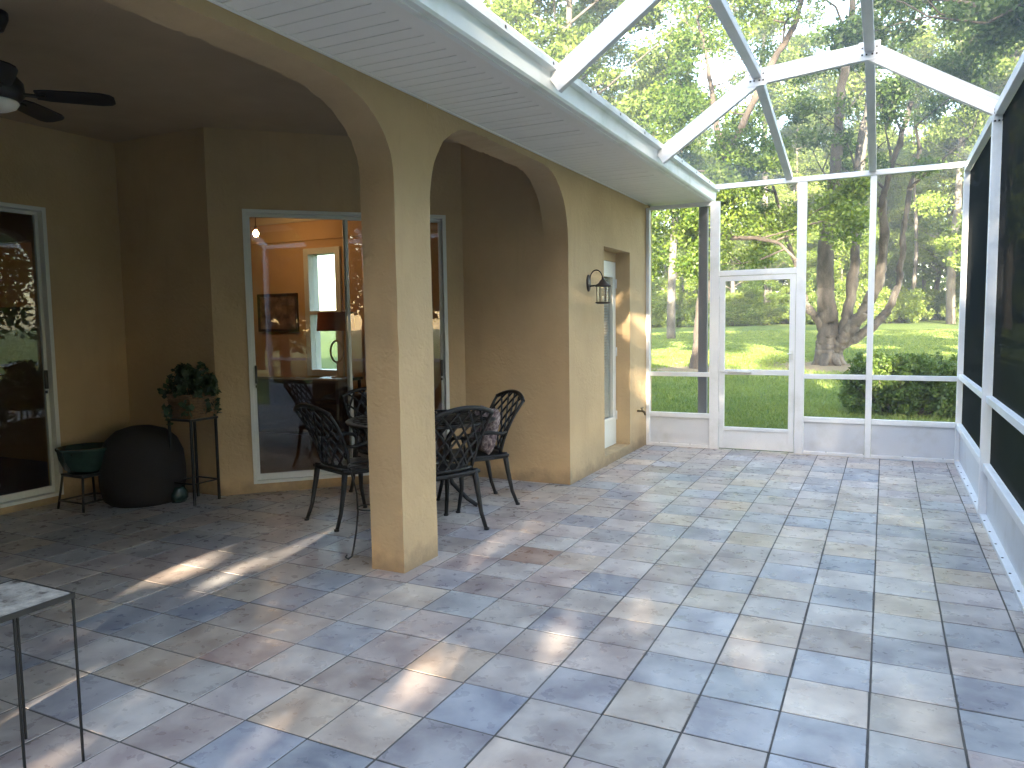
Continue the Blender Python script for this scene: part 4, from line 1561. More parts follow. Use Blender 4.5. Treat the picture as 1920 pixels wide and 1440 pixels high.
tstd = thing('tall_plant_stand', 'tall slim black plant stand against the shadowed wall', 'plant stand', (-5.30, 4.50, 0))
for (sx, sy) in ((-1, -1), (1, -1), (1, 1), (-1, 1)):
    p = MB()
    p.box(sx * 0.13 - 0.009, sx * 0.13 + 0.009, sy * 0.13 - 0.009, sy * 0.13 + 0.009, 0, 0.71)
    p.build('leg', MT['wire'], tstd, world=False)
p = MB()
p.box(-0.145, 0.145, -0.145, 0.145, 0.711, 0.728)
p.build('shelf', MT['wire'], tstd, world=False)
p = MB()
for (a, b) in (((-0.13, -0.13), (0.13, -0.13)), ((0.13, -0.13), (0.13, 0.13)), ((0.13, 0.13), (-0.13, 0.13)), ((-0.13, 0.13), (-0.13, -0.13))):
    p.bar((a[0], a[1], 0.18), (b[0], b[1], 0.18), 0.010, 0.012)
p.build('stretcher', MT['wire'], tstd, world=False)
pb = thing('planted_basket', 'leafy green plant in a square wicker basket on the tall stand', 'potted plant', (-5.30, 4.50, 0.729))
p = MB()
vs = [(-0.115, -0.115, 0), (0.115, -0.115, 0), (0.115, 0.115, 0), (-0.115, 0.115, 0), (-0.135, -0.135, 0.2), (0.135, -0.135, 0.2), (0.135, 0.135, 0.2), (-0.135, 0.135, 0.2)]
p.add(vs, [(3, 2, 1, 0), (0, 1, 5, 4), (1, 2, 6, 5), (2, 3, 7, 6), (3, 0, 4, 7)])
for (a, b) in ((4, 5), (5, 6), (6, 7), (7, 4)):
    p.tube([vs[a], vs[b]], 0.009, 6)
for k in range(1, 9):
    z = k * 0.022
    r = 0.115 + 0.02 * z / 0.2 + 0.002
    p.tube([(-r, -r, z), (r, -r, z), (r, r, z), (-r, r, z), (-r, -r, z)], 0.006, 5)
p.build('basket', MT['wicker'], pb, world=False)
p = MB()
p.box(-0.125, 0.125, -0.125, 0.125, 0.165, 0.175)
p.build('soil', MT['soil'], pb, world=False)
rngp = np.random.default_rng(4)
cl_ = []
for k in range(26):
    a = rngp.uniform(0, 2 * math.pi)
    r = rngp.uniform(0.02, 0.24)
    z = 0.42 - r * 0.9 + rngp.uniform(-0.06, 0.06)
    cl_.append(((r * math.cos(a), r * math.sin(a), z), (0.07, 0.07, 0.06), 26))
for k in range(7):
    a = k * 0.9
    cl_.append(((0.2 * math.cos(a), 0.2 * math.sin(a), 0.10 - 0.03 * (k % 3)), (0.05, 0.05, 0.09), 16))
lo = link('foliage', leaves('foliage', cl_, 0.055, rngp, 0.7), MT['leaf_pot'], pb, world=False)
p = MB()
for k in range(9):
    a = k * 0.7
    p.tube([(0.03 * math.cos(a), 0.03 * math.sin(a), 0.17), (0.09 * math.cos(a), 0.09 * math.sin(a), 0.30), (0.17 * math.cos(a), 0.17 * math.sin(a), 0.34)], 0.004, 5)
p.build('stem', MT['leaf_pot'], pb, world=False)
sp = MB()
sp.lathe([(0.0, 0.0), (0.05, 0.0), (0.075, 0.04), (0.078, 0.08), (0.055, 0.12), (0.05, 0.135), (0.042, 0.135), (0.042, 0.10), (0.0, 0.09)], seg=24)
spo = sp.build('small_pot', MT['pot'])
spo.location = (-5.42, 4.42, 0)
tag(spo, 'small dark glazed pot on the floor under the tall stand', 'pot')

# ------------------------------------------------------------------ furniture inside, seen through the glass
def rbox(mb, x0, x1, y0, y1, z0, z1):
    mb.box(x0, x1, y0, y1, z0, z1)


so = thing('sofa', 'dark brown leather sofa inside the lit room behind the glass', 'sofa', (-6.75, 7.55, 0.055))
for (nm, b_) in (('seat', (-0.85, 0.85, -0.35, 0.40, 0.12, 0.42)), ('backrest', (-0.98, 0.98, -0.55, -0.34, 0.10, 0.80)),
                 ('armrest', (-1.05, -0.86, -0.33, 0.42, 0.10, 0.60)), ('armrest', (0.86, 1.05, -0.33, 0.42, 0.10, 0.60))):
    s = MB()
    s.box(*b_)
    s.build(nm, MT['sofa'], so, bevel=0.05, world=False)
for sx in (-0.9, 0.9):
    for sy in (-0.42, 0.33):
        s = MB()
        s.tube([(sx, sy, 0), (sx, sy, 0.11)], 0.025, 8)
        s.build('leg', MT['wood'], so, world=False)
et = thing('end_table', 'dark wooden end table under the window inside the room', 'table', (-6.95, 8.36, 0.055))
s = MB()
s.box(-0.28, 0.28, -0.28, 0.28, 0.66, 0.70)
s.build('table_top', MT['wood'], et, bevel=0.006, world=False)
for sx in (-0.24, 0.24):
    for sy in (-0.24, 0.24):
        s = MB()
        s.tube([(sx, sy, 0), (sx, sy, 0.66)], [0.018, 0.026], 8)
        s.build('leg', MT['wood'], et, world=False)
lp = thing('table_lamp', 'table lamp with a red-brown drum shade and a ring base, inside by the window', 'table lamp', (-6.9, 8.36, 0.756))
s = MB()
s.lathe([(0.0, 0.0), (0.09, 0.0), (0.09, 0.02), (0.02, 0.03), (0.012, 0.10)], seg=20)
s.tube([(0, 0, 0.09), (0, 0, 0.20)], 0.01, 8)
s.build('foot', MT['cream'], lp, world=False)
s = MB()
s.tube([(0.085 * math.cos(a) * 0.7071, 0.085 * math.cos(a) * 0.7071, 0.37 + 0.15 * math.sin(a)) for a in np.linspace(0, 2 * math.pi, 33)], 0.014, 8)
s.tube([(0, 0, 0.20), (0, 0, 0.225)], 0.014, 8)
s.tube([(0, 0, 0.52), (0, 0, 0.70)], 0.008, 8)
s.build('ring_stem', MT['cream'], lp, world=False)
s = MB()
s.lathe([(0.265, 0.66), (0.245, 0.92)], seg=32)
s.lathe([(0.262, 0.66), (0.242, 0.92)], seg=32)
s.build('lamp_shade', MT['shade'], lp, world=False)
pf = thing('picture', 'brown framed print hanging on the far wall of the lit room', 'picture', (-8.4, 8.70, 1.7))
s = MB()
for (x0, x1, z0, z1) in ((-0.40, 0.40, 0.25, 0.29), (-0.40, 0.40, -0.29, -0.25), (-0.40, -0.36, -0.25, 0.25), (0.36, 0.40, -0.25, 0.25)):
    s.box(x0, x1, 0.10, 0.135, z0, z1)
s.build('frame', MT['wood'], pf, world=False)
s = MB()
s.box(-0.36, 0.36, 0.115, 0.13, -0.25, 0.25)
s.build('print', MT['picture'], pf, world=False)
pn_ = thing('hanging_lamp', 'lit bare-bulb hanging lamp near the ceiling inside the room', 'lamp', (-7.72, 7.75, 2.76))
s = MB()
s.tube([(0, 0, 0.35), (0, 0, 0.09)], 0.006, 6)
s.lathe([(0.0, 0.35), (0.05, 0.35), (0.05, 0.33), (0.0, 0.325)], seg=16)
s.lathe([(0.012, 0.10), (0.02, 0.09), (0.022, 0.045), (0.0, 0.045)], seg=12)
s.build('fitting', MT['wood'], pn_, world=False)
s = MB()
s.lathe([(0.0, 0.045), (0.016, 0.04), (0.035, 0.01), (0.037, -0.015), (0.022, -0.04), (0.0, -0.047)], seg=16)
s.build('bulb', MT['bulb'], pn_, world=False)
ld = bpy.data.lights.new('lamp_light', 'POINT')
ld.energy = 0.42
ld.color = (1.0, 0.56, 0.22)
ld.shadow_soft_size = 0.05
lo = bpy.data.objects.new('lamp_light', ld)
COL.objects.link(lo)
lo.parent = pn_
lo.location = (0, 0, -0.10)

# ------------------------------------------------------------------ vegetation
def limb(mb, pts, r0, r1, seg=8, wob=0.0, rr=None):
    pts = [Vector(p) for p in pts]
    out = []
    for k in range(len(pts) - 1):
        p0, p1, p2, p3 = pts[max(k - 1, 0)], pts[k], pts[k + 1], pts[min(k + 2, len(pts) - 1)]
        for t_ in ((0, 0.34, 0.67) if seg < 14 else np.linspace(0, 1, 13)[:-1].tolist()):
            a = 2 * p1
            b = p2 - p0
            c = 2 * p0 - 5 * p1 + 4 * p2 - p3
            d = -p0 + 3 * p1 - 3 * p2 + p3
            out.append(0.5 * (a + b * t_ + c * t_ * t_ + d * t_ ** 3))
    out.append(pts[-1])
    if rr:
        out = [p + Vector((rr.gauss(0, wob), rr.gauss(0, wob), rr.gauss(0, wob * 0.4))) if 0 < i else p for i, p in enumerate(out)]
    n_ = len(out)
    mb.tube(out, [r0 + (r1 - r0) * (i / (n_ - 1)) ** 0.85 for i in range(n_)], seg)
    return out


def twigs(mb, rr, p, d, L, r, depth, tips):
    """a branch that forks; tips collects its ends"""
    d = Vector(d).normalized()
    m1 = p + d * L * 0.5 + Vector((rr.gauss(0, 0.08), rr.gauss(0, 0.08), rr.gauss(0, 0.06))) * L
    e1 = p + d * L + Vector((rr.gauss(0, 0.1), rr.gauss(0, 0.1), rr.gauss(0.02, 0.08))) * L
    mb.tube([p, m1, e1], [r, r * 0.75, r * 0.5], 6 if r > 0.03 else 5, cap=False)
    tips.append(m1.lerp(e1, 0.5))
    if depth == 0:
        tips.append(e1)
        return
    for _ in range(rr.choice((2, 2, 3))):
        nd = d + Vector((rr.gauss(0, 0.55), rr.gauss(0, 0.55), rr.gauss(0.12, 0.4)))
        twigs(mb, rr, e1, nd, L * rr.uniform(0.6, 0.8), r * 0.5, depth - 1, tips)


# the big forked tree on the lawn
G1 = Vector((-1.44, 23.3, 0.14))
big = thing('forked_tree', 'large grey-barked tree with several forking limbs, on the lawn behind the screens', 'tree', G1)
rr = random.Random(21)
tk = MB()
tips = []
C1 = [
    ([(-1.44, 23.3, 0.02), (-1.47, 23.3, 0.66), (-1.46, 23.3, 1.12), (-1.53, 23.3, 2.03), (-1.58, 23.25, 3.24), (-1.48, 23.2, 4.43), (-1.36, 23.2, 5.45), (-1.27, 23.1, 7.33), (-1.07, 23.0, 9.02), (-0.9, 22.8, 10.6)], 0.36, 0.07),
    ([(-1.38, 23.3, 0.45), (-1.13, 23.25, 0.82), (-0.81, 23.1, 1.27), (-0.48, 23.0, 1.78), (-0.19, 22.9, 2.58), (-0.09, 22.8, 3.74), (-0.13, 22.7, 4.61), (0.06, 22.6, 5.45), (0.5, 22.4, 7.0)], 0.24, 0.05),
    ([(-1.21, 23.3, 0.66), (-0.8, 23.5, 0.89), (-0.27, 23.7, 1.29), (0.12, 23.9, 1.8), (0.35, 24.0, 2.8), (0.45, 24.1, 4.4), (0.75, 24.2, 6.2)], 0.17, 0.05),
    ([(-1.5, 23.3, 0.92), (-1.79, 23.1, 1.5), (-2.06, 23.0, 1.89), (-2.15, 22.9, 2.5), (-2.5, 22.7, 3.6), (-2.9, 22.5, 5.2)], 0.13, 0.04),
    ([(-1.05, 23.2, 1.0), (-0.88, 23.4, 2.31), (-0.81, 23.6, 3.79), (-0.85, 23.8, 5.4), (-0.64, 24.0, 7.25), (-0.43, 24.2, 8.63)], 0.17, 0.05),
]
for k, (pts, r0, r1) in enumerate(C1):
    o = limb(tk, [Vector(p) - G1 for p in pts], r0, r1, 20, 0.012, rr)
    for q in o[len(o) // 2::7]:
        if q.z > 4.4:
            twigs(tk, rr, q, (rr.uniform(-1, 1), rr.uniform(-1, 1), rr.uniform(0.3, 0.9)), rr.uniform(0.9, 1.8), 0.04, 2, tips)
# root flare
for a in np.linspace(0, 2 * math.pi, 8)[:-1]:
    tk.tube([(0.24 * math.cos(a), 0.24 * math.sin(a), 0.30), (0.36 * math.cos(a), 0.36 * math.sin(a), 0.06), (0.58 * math.cos(a), 0.58 * math.sin(a), -0.12)], [0.13, 0.10, 0.04], 7)
def roughen(mb, amp):
    for i_, p in enumerate(mb.v):
        q = Vector(p)
        r_ = mnoise.noise_vector(Vector((q.x * 5, q.y * 5, q.z * 1.6))) * amp + mnoise.noise_vector(Vector((q.x * 14, q.y * 14, q.z * 4))) * amp * 0.5
        mb.v[i_] = tuple(q + Vector((r_.x, r_.y, r_.z * 0.4)))


roughen(tk, 0.055)
tk.build('trunk', MT['bark'], big, world=False)
rng = np.random.default_rng(8)
cl_ = []
for t_ in tips:
    if t_.z > 5.0 and rr.random() < 0.62:
        cl_.append((tuple(t_), (rr.uniform(0.25, 0.55), rr.uniform(0.25, 0.55), rr.uniform(0.18, 0.36)), rr.randint(90, 190)))
link('crown', leaves('crown', cl_, 0.11, rng), MT['leaf_oak'], big, world=False)

# leaning tree by the downspout
G2 = Vector((-4.73, 21.0, 0.10))
lt = thing('leaning_tree', 'leaning dark-trunked tree with lime green leaves, behind the downspout', 'tree', G2)
tk = MB()
tips = []
C2 = [
    ([(-4.73, 21, -0.05), (-4.64, 21, 0.89), (-4.52, 21, 2.07), (-4.36, 21, 3.22), (-4.15, 21, 4.36), (-4.0, 21, 5.34), (-3.58, 21, 6.48), (-2.75, 20.9, 8.05), (-2.25, 20.8, 8.89), (-1.9, 20.7, 10.2)], 0.19, 0.06),
    ([(-4.15, 21, 3.78), (-3.72, 20.8, 3.66), (-3.1, 20.6, 3.58), (-2.49, 20.5, 3.4), (-2.03, 20.4, 2.96)], 0.08, 0.03),
    ([(-4.2, 21, 4.2), (-4.9, 20.6, 5.0), (-5.8, 20.2, 5.6), (-6.8, 20.0, 5.5)], 0.09, 0.03),
    ([(-3.9, 21, 5.6), (-4.3, 21.4, 7.0), (-4.6, 21.8, 8.6), (-5.0, 22.0, 10.2)], 0.10, 0.03),
]
for k, (pts, r0, r1) in enumerate(C2):
    o = limb(tk, [Vector(p) - G2 for p in pts], r0, r1, 16, 0.008, rr)
    for q in o[(len(o) // 2 if k == 0 else 12)::7]:
        if q.z > 3.0:
            twigs(tk, rr, q, (rr.uniform(-1, 1), rr.uniform(-1, 1), rr.uniform(-0.3, 0.6)), rr.uniform(0.8, 1.5), 0.03, 2, tips)
roughen(tk, 0.035)
tk.build('trunk', MT['bark_dark'], lt, world=False)
cl_ = []
for t_ in tips:
    if t_.z > 2.6 and (t_.z < 6.2 or rr.random() < 0.55):
        cl_.append((tuple(t_), (rr.uniform(0.3, 0.6), rr.uniform(0.3, 0.6), rr.uniform(0.22, 0.42)), rr.randint(110, 220)))
for k in range(70):
    x = rr.uniform(-2.8, 0.2)
    cl_.append(((x, rr.uniform(-1.5, 1.5), rr.uniform(2.5, 6.4)), (0.48, 0.48, 0.36), 190))
for k in range(22):
    cl_.append(((rr.uniform(0.5, 1.9), rr.uniform(-1.4, 0.6), rr.uniform(3.6, 6.2)), (0.42, 0.42, 0.3), 170))
link('crown', leaves('crown', cl_, 0.11, rng), MT['leaf_lime'], lt, world=False)


# kinds of woodland tree, then copies of each
def wood_tree(name, label, cat, H, trunk_r, crown, n_cl, leaf, n_leaf, seed, leafm, barkm, group, low=0.3, cl_r=(0.7, 1.3)):
    rr_ = random.Random(seed)
    rg = np.random.default_rng(seed)
    t = thing(name, label, cat, (0, 0, 0), 0, group)
    tk_ = MB()
    lean = rr_.uniform(-0.04, 0.04)
    pts = [(0, 0, -0.3)] + [(lean * z + rr_.gauss(0, 0.10), rr_.gauss(0, 0.10), z) for z in np.linspace(H * 0.12, H * 0.95, 7)]
    o = limb(tk_, pts, trunk_r, trunk_r * 0.2, 9)
    cl = []
    rx, rz = crown
    for k in range(n_cl):
        z = H * low + (H * (1 - low)) * rr_.random() ** 0.85
        f_ = (z - H * low) / (H * (1 - low))
        rad = rx * (0.35 + 1.3 * math.sin(math.pi * min(1, 0.15 + 0.8 * f_))) / 1.65
        a = rr_.uniform(0, 2 * math.pi)
        r = rad * rr_.random() ** 0.55
        c = (lean * z + r * math.cos(a), r * math.sin(a), z)
        s_ = rr_.uniform(*cl_r)
        cl.append((c, (s_, s_, s_ * 0.62), n_leaf))
        if k % 3 == 0:
            zt2 = max(H * low * 0.8, z - r * 0.6)
            tk_.tube([(lean * zt2, 0, zt2), (c[0] * 0.55, c[1] * 0.55, (z + zt2) / 2), c], [trunk_r * 0.2, trunk_r * 0.12, 0.015], 5, cap=False)
    tk_.build('trunk', barkm, t, world=False)
    link('crown', leaves('crown', cl, leaf, rg), leafm, t, world=False)
    return t


GW = 'trees of the wood beyond the lawn'
kinds = [
    wood_tree('oak_tree', 'broad green tree at the far edge of the lawn', 'tree', 16, 0.26, (4.4, 6), 115, 0.175, 430, 31, MT['leaf_wood'], MT['bark_wood'], GW, 0.22, (0.6, 1.25)),
    wood_tree('pine_tree', 'tall slim bare-trunked pine in the wood beyond the lawn', 'tree', 22, 0.20, (2.4, 6), 50, 0.165, 400, 32, MT['leaf_wood'], MT['bark_wood'], GW, 0.50, (0.6, 1.2)),
    wood_tree('young_tree', 'lower bright leafy tree in the wood beyond the lawn', 'tree', 8.5, 0.12, (3.0, 4), 75, 0.15, 380, 33, MT['leaf_lime'], MT['bark_wood'], GW, 0.10, (0.5, 1.0)),
]
rf_ = random.Random(77)
first = [True] * 3
spots = []
for k in range(66):
    az = R(-25 + 36 * ((k * 0.618034) % 1.0))
    dist = rf_.uniform(58, 84)
    kind = rf_.choices((0, 1, 2), (0.42, 0.38, 0.20))[0]
    if kind == 2:
        dist = rf_.uniform(55, 64)
    spots.append((math.sin(az) * dist, math.cos(az) * dist, kind))
for x, y, kind in spots:
    z = ground_z(x, y)
    rz, sc = rf_.uniform(0, 6.28), rf_.uniform(0.95, 1.4)
    sc *= 0.6 if x / y < -0.10 else 0.78
    if first[kind]:
        o = kinds[kind]
        o.location, o.rotation_euler, o.scale = (x, y, z), (0, 0, rz), (sc,) * 3
        first[kind] = False
    else:
        copy_thing(kinds[kind], (x, y, z), rz, None, sc)

# trees nearer than the wood, each with a look of its own place
copy_thing(kinds[0], (5.6, 46.0, ground_z(0, 46)), 1.0, 'broad tree with low hanging boughs, right of the forked tree', 1.0, 'trees on the lawn')
copy_thing(kinds[1], (-13.4, 39.8, ground_z(0, 40)), 0.7, 'narrow full-crowned tree between the gutter and the first roof beam', (1.25, 1.25, 0.92), 'trees on the lawn')
copy_thing(kinds[1], (-9.8, 38.0, ground_z(0, 38)), 2.9, 'tall leafy tree seen through the first roof bay from the gutter', (1.2, 1.2, 0.95), 'trees on the lawn')
copy_thing(kinds[1], (-7.6, 56.0, ground_z(0, 56)), 5.2, 'tall leafy tree seen behind the left purlin of the screen roof', (1.45, 1.45, 1.3), 'trees on the lawn')
copy_thing(kinds[1], (-2.0, 58.0, ground_z(0, 58)), 3.6, 'tall leafy tree seen above the forked tree between the purlins', (1.4, 1.4, 1.3), 'trees on the lawn')
copy_thing(kinds[1], (3.7, 55.0, ground_z(0, 55)), 1.9, 'tall leafy tree seen behind the right half of the screen roof', (1.5, 1.5, 1.25), 'trees on the lawn')
copy_thing(kinds[1], (-19.0, 47.0, ground_z(0, 47)), 4.1, 'far slim pine close to the gutter at the top of the picture', (1.0, 1.0, 0.95), 'trees on the lawn')
rov = random.Random(410)
oak = thing('overhanging_oak', 'dense oak whose crown hangs over the right end of the screen roof', 'tree', (5.6, 15.5, ground_z(0, 15.5)), 0, 'trees on the lawn')
tk_ = MB()
tips = []
limb(tk_, [(0, 0, -0.3), (-0.1, 0, 1.6), (-0.3, 0.1, 3.2), (-0.6, 0.1, 5.0), (-0.9, 0.2, 7.5)], 0.34, 0.10, 12, 0.02, rov)
for (ex, ey, ez) in ((-4.6, -2.2, 6.6), (-5.0, 0.8, 7.4), (-3.8, 3.4, 7.8), (-2.0, -4.0, 6.6), (2.5, -2.5, 6.5), (3.2, 2.0, 7.2), (-3.0, 0.0, 9.6), (0.5, 3.6, 8.0)):
    o = limb(tk_, [(-0.3, 0.1, 3.2), (ex * 0.35, ey * 0.35, 4.6), (ex * 0.7, ey * 0.7, ez * 0.88), (ex, ey, ez)], 0.15, 0.03, 8, 0.03, rov)
    for q in o[3::1]:
        twigs(tk_, rov, q, (rov.uniform(-1, 1), rov.uniform(-1, 1), rov.uniform(-0.3, 0.6)), rov.uniform(0.7, 1.3), 0.03, 2, tips)
tk_.build('trunk', MT['bark_dark'], oak, world=False)
cl_ = [(tuple(t_), (rov.uniform(0.25, 0.5), rov.uniform(0.25, 0.5), rov.uniform(0.18, 0.32)), rov.randint(120, 190)) for t_ in tips if t_.z > 3.6]
link('crown', leaves('crown', cl_, 0.095, np.random.default_rng(41)), MT['leaf_oak'], oak, world=False)
copy_thing(kinds[0], (-12.5, 30.0, ground_z(0, 30)), 4.0, 'tall thick-trunked tree rising behind the white gutter', (1.35, 1.35, 1.25), 'trees on the lawn')
copy_thing(kinds[1], (-15.5, 31.0, ground_z(0, 31)), 0.5, 'slender pine behind the house roof at the top of the picture', 1.1, 'trees on the lawn')
rr_ = random.Random(300)
rg = np.random.default_rng(300)
SGR = 'trees beyond the right-hand screens'  # mostly unseen, added to cut low sky light reaching the porch
dense = thing('dense_tree', 'dense tree added close beyond the right-hand screens to shade the porch', 'tree', (4.6, 8.8, GZ), 0.4, SGR)
tk_ = MB()
limb(tk_, [(0, 0, -0.2), (0.1, 0.05, 1.5), (-0.05, 0.1, 3.5), (0.1, -0.1, 6.0), (0.0, 0.0, 7.0)], 0.17, 0.04, 9)
cl = []
for q in range(115):
    z = rr_.uniform(2.3, 7.6)
    a, r = rr_.uniform(0, 6.283), rr_.random() ** 0.5
    rad = 2.1 * (1.0 if z < 5.8 else 0.75)
    cl.append(((rad * r * math.cos(a), rad * r * math.sin(a), z), (0.75, 0.75, 0.55), 110))
    if q % 5 == 0:
        c = cl[-1][0]
        tk_.tube([(0, 0, max(0.8, z - 0.8)), (c[0] * 0.6, c[1] * 0.6, z - 0.2), c], [0.05, 0.03, 0.01], 5, cap=False)
dense.scale = (0.78, 0.78, 0.74)
tk_.build('trunk', MT['bark_dark'], dense, world=False)
link('crown', leaves('crown', cl, 0.2, rg, 0.6), MT['leaf_wood'], dense, world=False)
for (x, y, sc, rz) in ((4.9, 5.2, 0.85, 1.7), (5.0, 1.6, 0.92, 2.9), (5.9, -2.0, 1.0, 4.2), (6.6, -5.6, 1.0, 5.3)):
    copy_thing(dense, (x, y, GZ), rz, None, sc)
# shade trees behind the photographer, towards the sun; leaves on chosen sun rays are left out to place the flecks
GAPS = [(-1.13, 3.72, 0.0, 0.09), (-1.35, 3.12, 0.0, 0.1), (-1.69, 2.73, 0.0, 0.11), (-1.72, 2.47, 0.0, 0.1), (-1.7, 2.57, 0.0, 0.07),
        (-0.71, 3.38, 0.0, 0.06), (-0.54, 3.42, 0.0, 0.07), (-0.92, 3.92, 0.0, 0.04), (0.07, 6.52, 0.0, 0.11), (0.21, 6.4, 0.0, 0.11), (-0.15, 6.37, 0.0, 0.07),
        (-0.42, 7.62, 0.0, 0.08), (-0.24, 7.62, 0.0, 0.08), (-0.01, 7.61, 0.0, 0.07), (0.32, 3.78, 0.0, 0.05), (0.09, 3.11, 0.0, 0.08), (0.18, 3.1, 0.0, 0.07),
        (-3.46, 4.17, 0.0, 0.07), (-3.57, 4.16, 0.0, 0.06), (-3.88, 3.11, 0.0, 0.12), (-3.9, 3.02, 0.0, 0.1), (-3.55, 3.15, 0.0, 0.12), (-3.91, 3.35, 0.0, 0.07),
        (-3.95, 2.82, 0.0, 0.07), (-4.02, 2.70, 0.0, 0.06), (-3.63, 3.53, 0.0, 0.06), (-3.51, 3.64, 0.0, 0.06), (-3.83, 2.24, 0.0, 0.03),
        (-2.3, 4.94, 0.0, 0.06), (-2.33, 4.22, 0.0, 0.06), (-2.32, 4.42, 0.0, 0.05),
        (-2.56, 6.64, 1.83, 0.05), (-2.56, 8.48, 1.75, 0.1), (-2.56, 8.43, 1.5, 0.12), (-2.56, 8.39, 1.26, 0.08), (-2.56, 8.67, 1.38, 0.08),
        (-2.56, 8.62, 0.87, 0.12), (-2.56, 8.69, 0.61, 0.1), (-2.56, 8.76, 0.28, 0.08), (-2.56, 8.62, 0.68, 0.1), 
        (-2.64, 8.12, 1.65, 0.08), (-2.65, 8.12, 1.45, 0.06),
        (0.0, 13.4, 0.85, 1.1), (0.8, 13.4, 0.85, 1.1),
        (-1.78, 5.72, 2.95, 0.07), (-1.78, 5.86, 2.94, 0.07), (-1.78, 7.02, 2.97, 0.07), (-1.78, 7.55, 2.97, 0.07), (-1.78, 8.41, 2.97, 0.07)]

rgp = random.Random(515)
for k in range(16):                 # sun flecks along the gutter face
    GAPS.append((-1.775, 2.2 + 6.6 * rgp.random(), 2.94, rgp.uniform(0.03, 0.08)))
for k in range(16):                 # and over the lawn
    GAPS.append((rgp.uniform(0.0, 2.4), rgp.uniform(12.0, 20.0), 0.0, rgp.uniform(0.4, 1.0)))
for k in range(46):
    GAPS.append((rgp.uniform(-6.0, 2.0), rgp.uniform(21.5, 28.0), 0.1, rgp.uniform(0.5, 1.6)))


def thin_out(me):
    """drop the leaves that stand in the gaps"""
    n_ = len(me.vertices)
    co = np.empty(n_ * 3, np.float32)
    me.vertices.foreach_get('co', co)
    V = co.reshape(-1, 4, 3).astype(np.float64)
    return V


SHG = 'shade trees behind the patio'
for k, (x, y, rx, H) in enumerate(((-6.6, -9.6, 2.6, 8.4), (-3.2, -10.4, 2.6, 9.1), (0.2, -9.8, 2.6, 9.1), (3.6, -10.6, 2.6, 9.3), (7.0, -10.0, 2.6, 8.6), (10.4, -10.4, 2.6, 8.2))):
    rr_ = random.Random(200 + k)
    rg = np.random.default_rng(200 + k)
    t = thing('shade_tree', 'unseen dense leafy tree behind the patio, its crown cut to cast sun dapples', 'tree', (x, y, GZ), 0, SHG)
    tk_ = MB()
    limb(tk_, [(0, 0, -0.2), (0.1, 0.05, 1.5), (-0.05, 0.1, 3.5), (0.1, -0.1, 6.0), (0.0, 0.0, H - 0.6)], 0.17, 0.04, 9)
    cl = []
    for q in range(145):
        z = rr_.uniform(0.6, H)
        f_ = 1.0 if z < H - 1.6 else 0.75
        c = (rx * f_ * rr_.uniform(-0.92, 0.92), 1.2 * rr_.uniform(-1, 1), z)
        cl.append((c, (0.8, 0.7, 0.6), 185))
        if q % 5 == 0:
            tk_.tube([(0, 0, max(0.8, z - 0.8)), (c[0] * 0.6, c[1] * 0.6, z - 0.2), c], [0.05, 0.03, 0.01], 5, cap=False)
    tk_.build('trunk', MT['bark'], t, world=False)
    me = leaves('crown', cl, 0.22, rg, 0.6)
    V = thin_out(me)
    P = V.mean(1) + np.array([x, y, GZ])
    ok = np.ones(len(P), bool)
    S3 = np.array(SUN)
    for (gx_, gy_, gz_, gr_) in GAPS:
        d_ = P - np.array([gx_, gy_, gz_])
        d_ -= (d_ @ S3)[:, None] * S3
        ok &= np.linalg.norm(d_, axis=1) > gr_ * 0.46 + 0.045
    bpy.data.meshes.remove(me)
    link('crown', quads('crown', V[ok].reshape(-1, 3)), MT['leaf_oak'], t, world=False)
# taller, looser trees farther back, out of view, added to shade lawn and forked tree
for k, (x, y, kd, sc) in enumerate(((-6, -26, 0, 0.9), (9.9, -26, 1, 1.12), (19, -30, 0, 0.9))):
    copy_thing(kinds[kd], (x, y, GZ), 1.3 * k, 'unseen tall loose-crowned tree added far behind the patio for its shade', sc, 'tall trees behind the patio')

# hedge bush in front of the screens
def bush(name, label, loc, rx, ry, h, n_cl, n_leaf, leaf, seed, m, group=None):
    rr_ = random.Random(seed)
    rg = np.random.default_rng(seed)
    b_ = thing(name, label, 'bush', loc, 0, group)
    cl = []
    st_ = MB()
    for k in range(n_cl):
        a = rr_.uniform(0, 2 * math.pi)
        r = rr_.random() ** 0.5
        z = h * rr_.uniform(0.10, 0.93)
        f_ = 0.82 + 0.25 * math.sin(math.pi * z / h)
        c = (rx * r * f_ * math.cos(a), ry * r * f_ * math.sin(a), z)
        if group is None:               # a clipped bush is boxier
            c = (rx * rr_.uniform(-0.97, 0.97) * (1.03 - 0.10 * (z / h) ** 3), ry * rr_.uniform(-1, 1), z)
        q_ = rr_.uniform(0.10, 0.17) * max(1.0, rx)
        cl.append((c, (q_, q_, q_ * 0.75), n_leaf))
        if k % 4 == 0:
            st_.tube([(c[0] * 0.35, c[1] * 0.35, -0.05), (c[0] * 0.7, c[1] * 0.7, z * 0.55), c], [0.012, 0.008, 0.004], 5, cap=False)
    for k in range(n_cl // 4):
        a = rr_.uniform(0, 2 * math.pi)
        r = rr_.random() ** 0.5
        c = (rx * r * math.cos(a) * 0.95, ry * r * math.sin(a) * 0.95, h * rr_.uniform(0.93, 1.1))
        cl.append((c, (0.05, 0.05, 0.09), n_leaf // 3))
    link('foliage', leaves('foliage', cl, leaf, rg), m, b_, world=False)
    st_.build('stem', MT['bark_dark'], b_, world=False)
    return b_


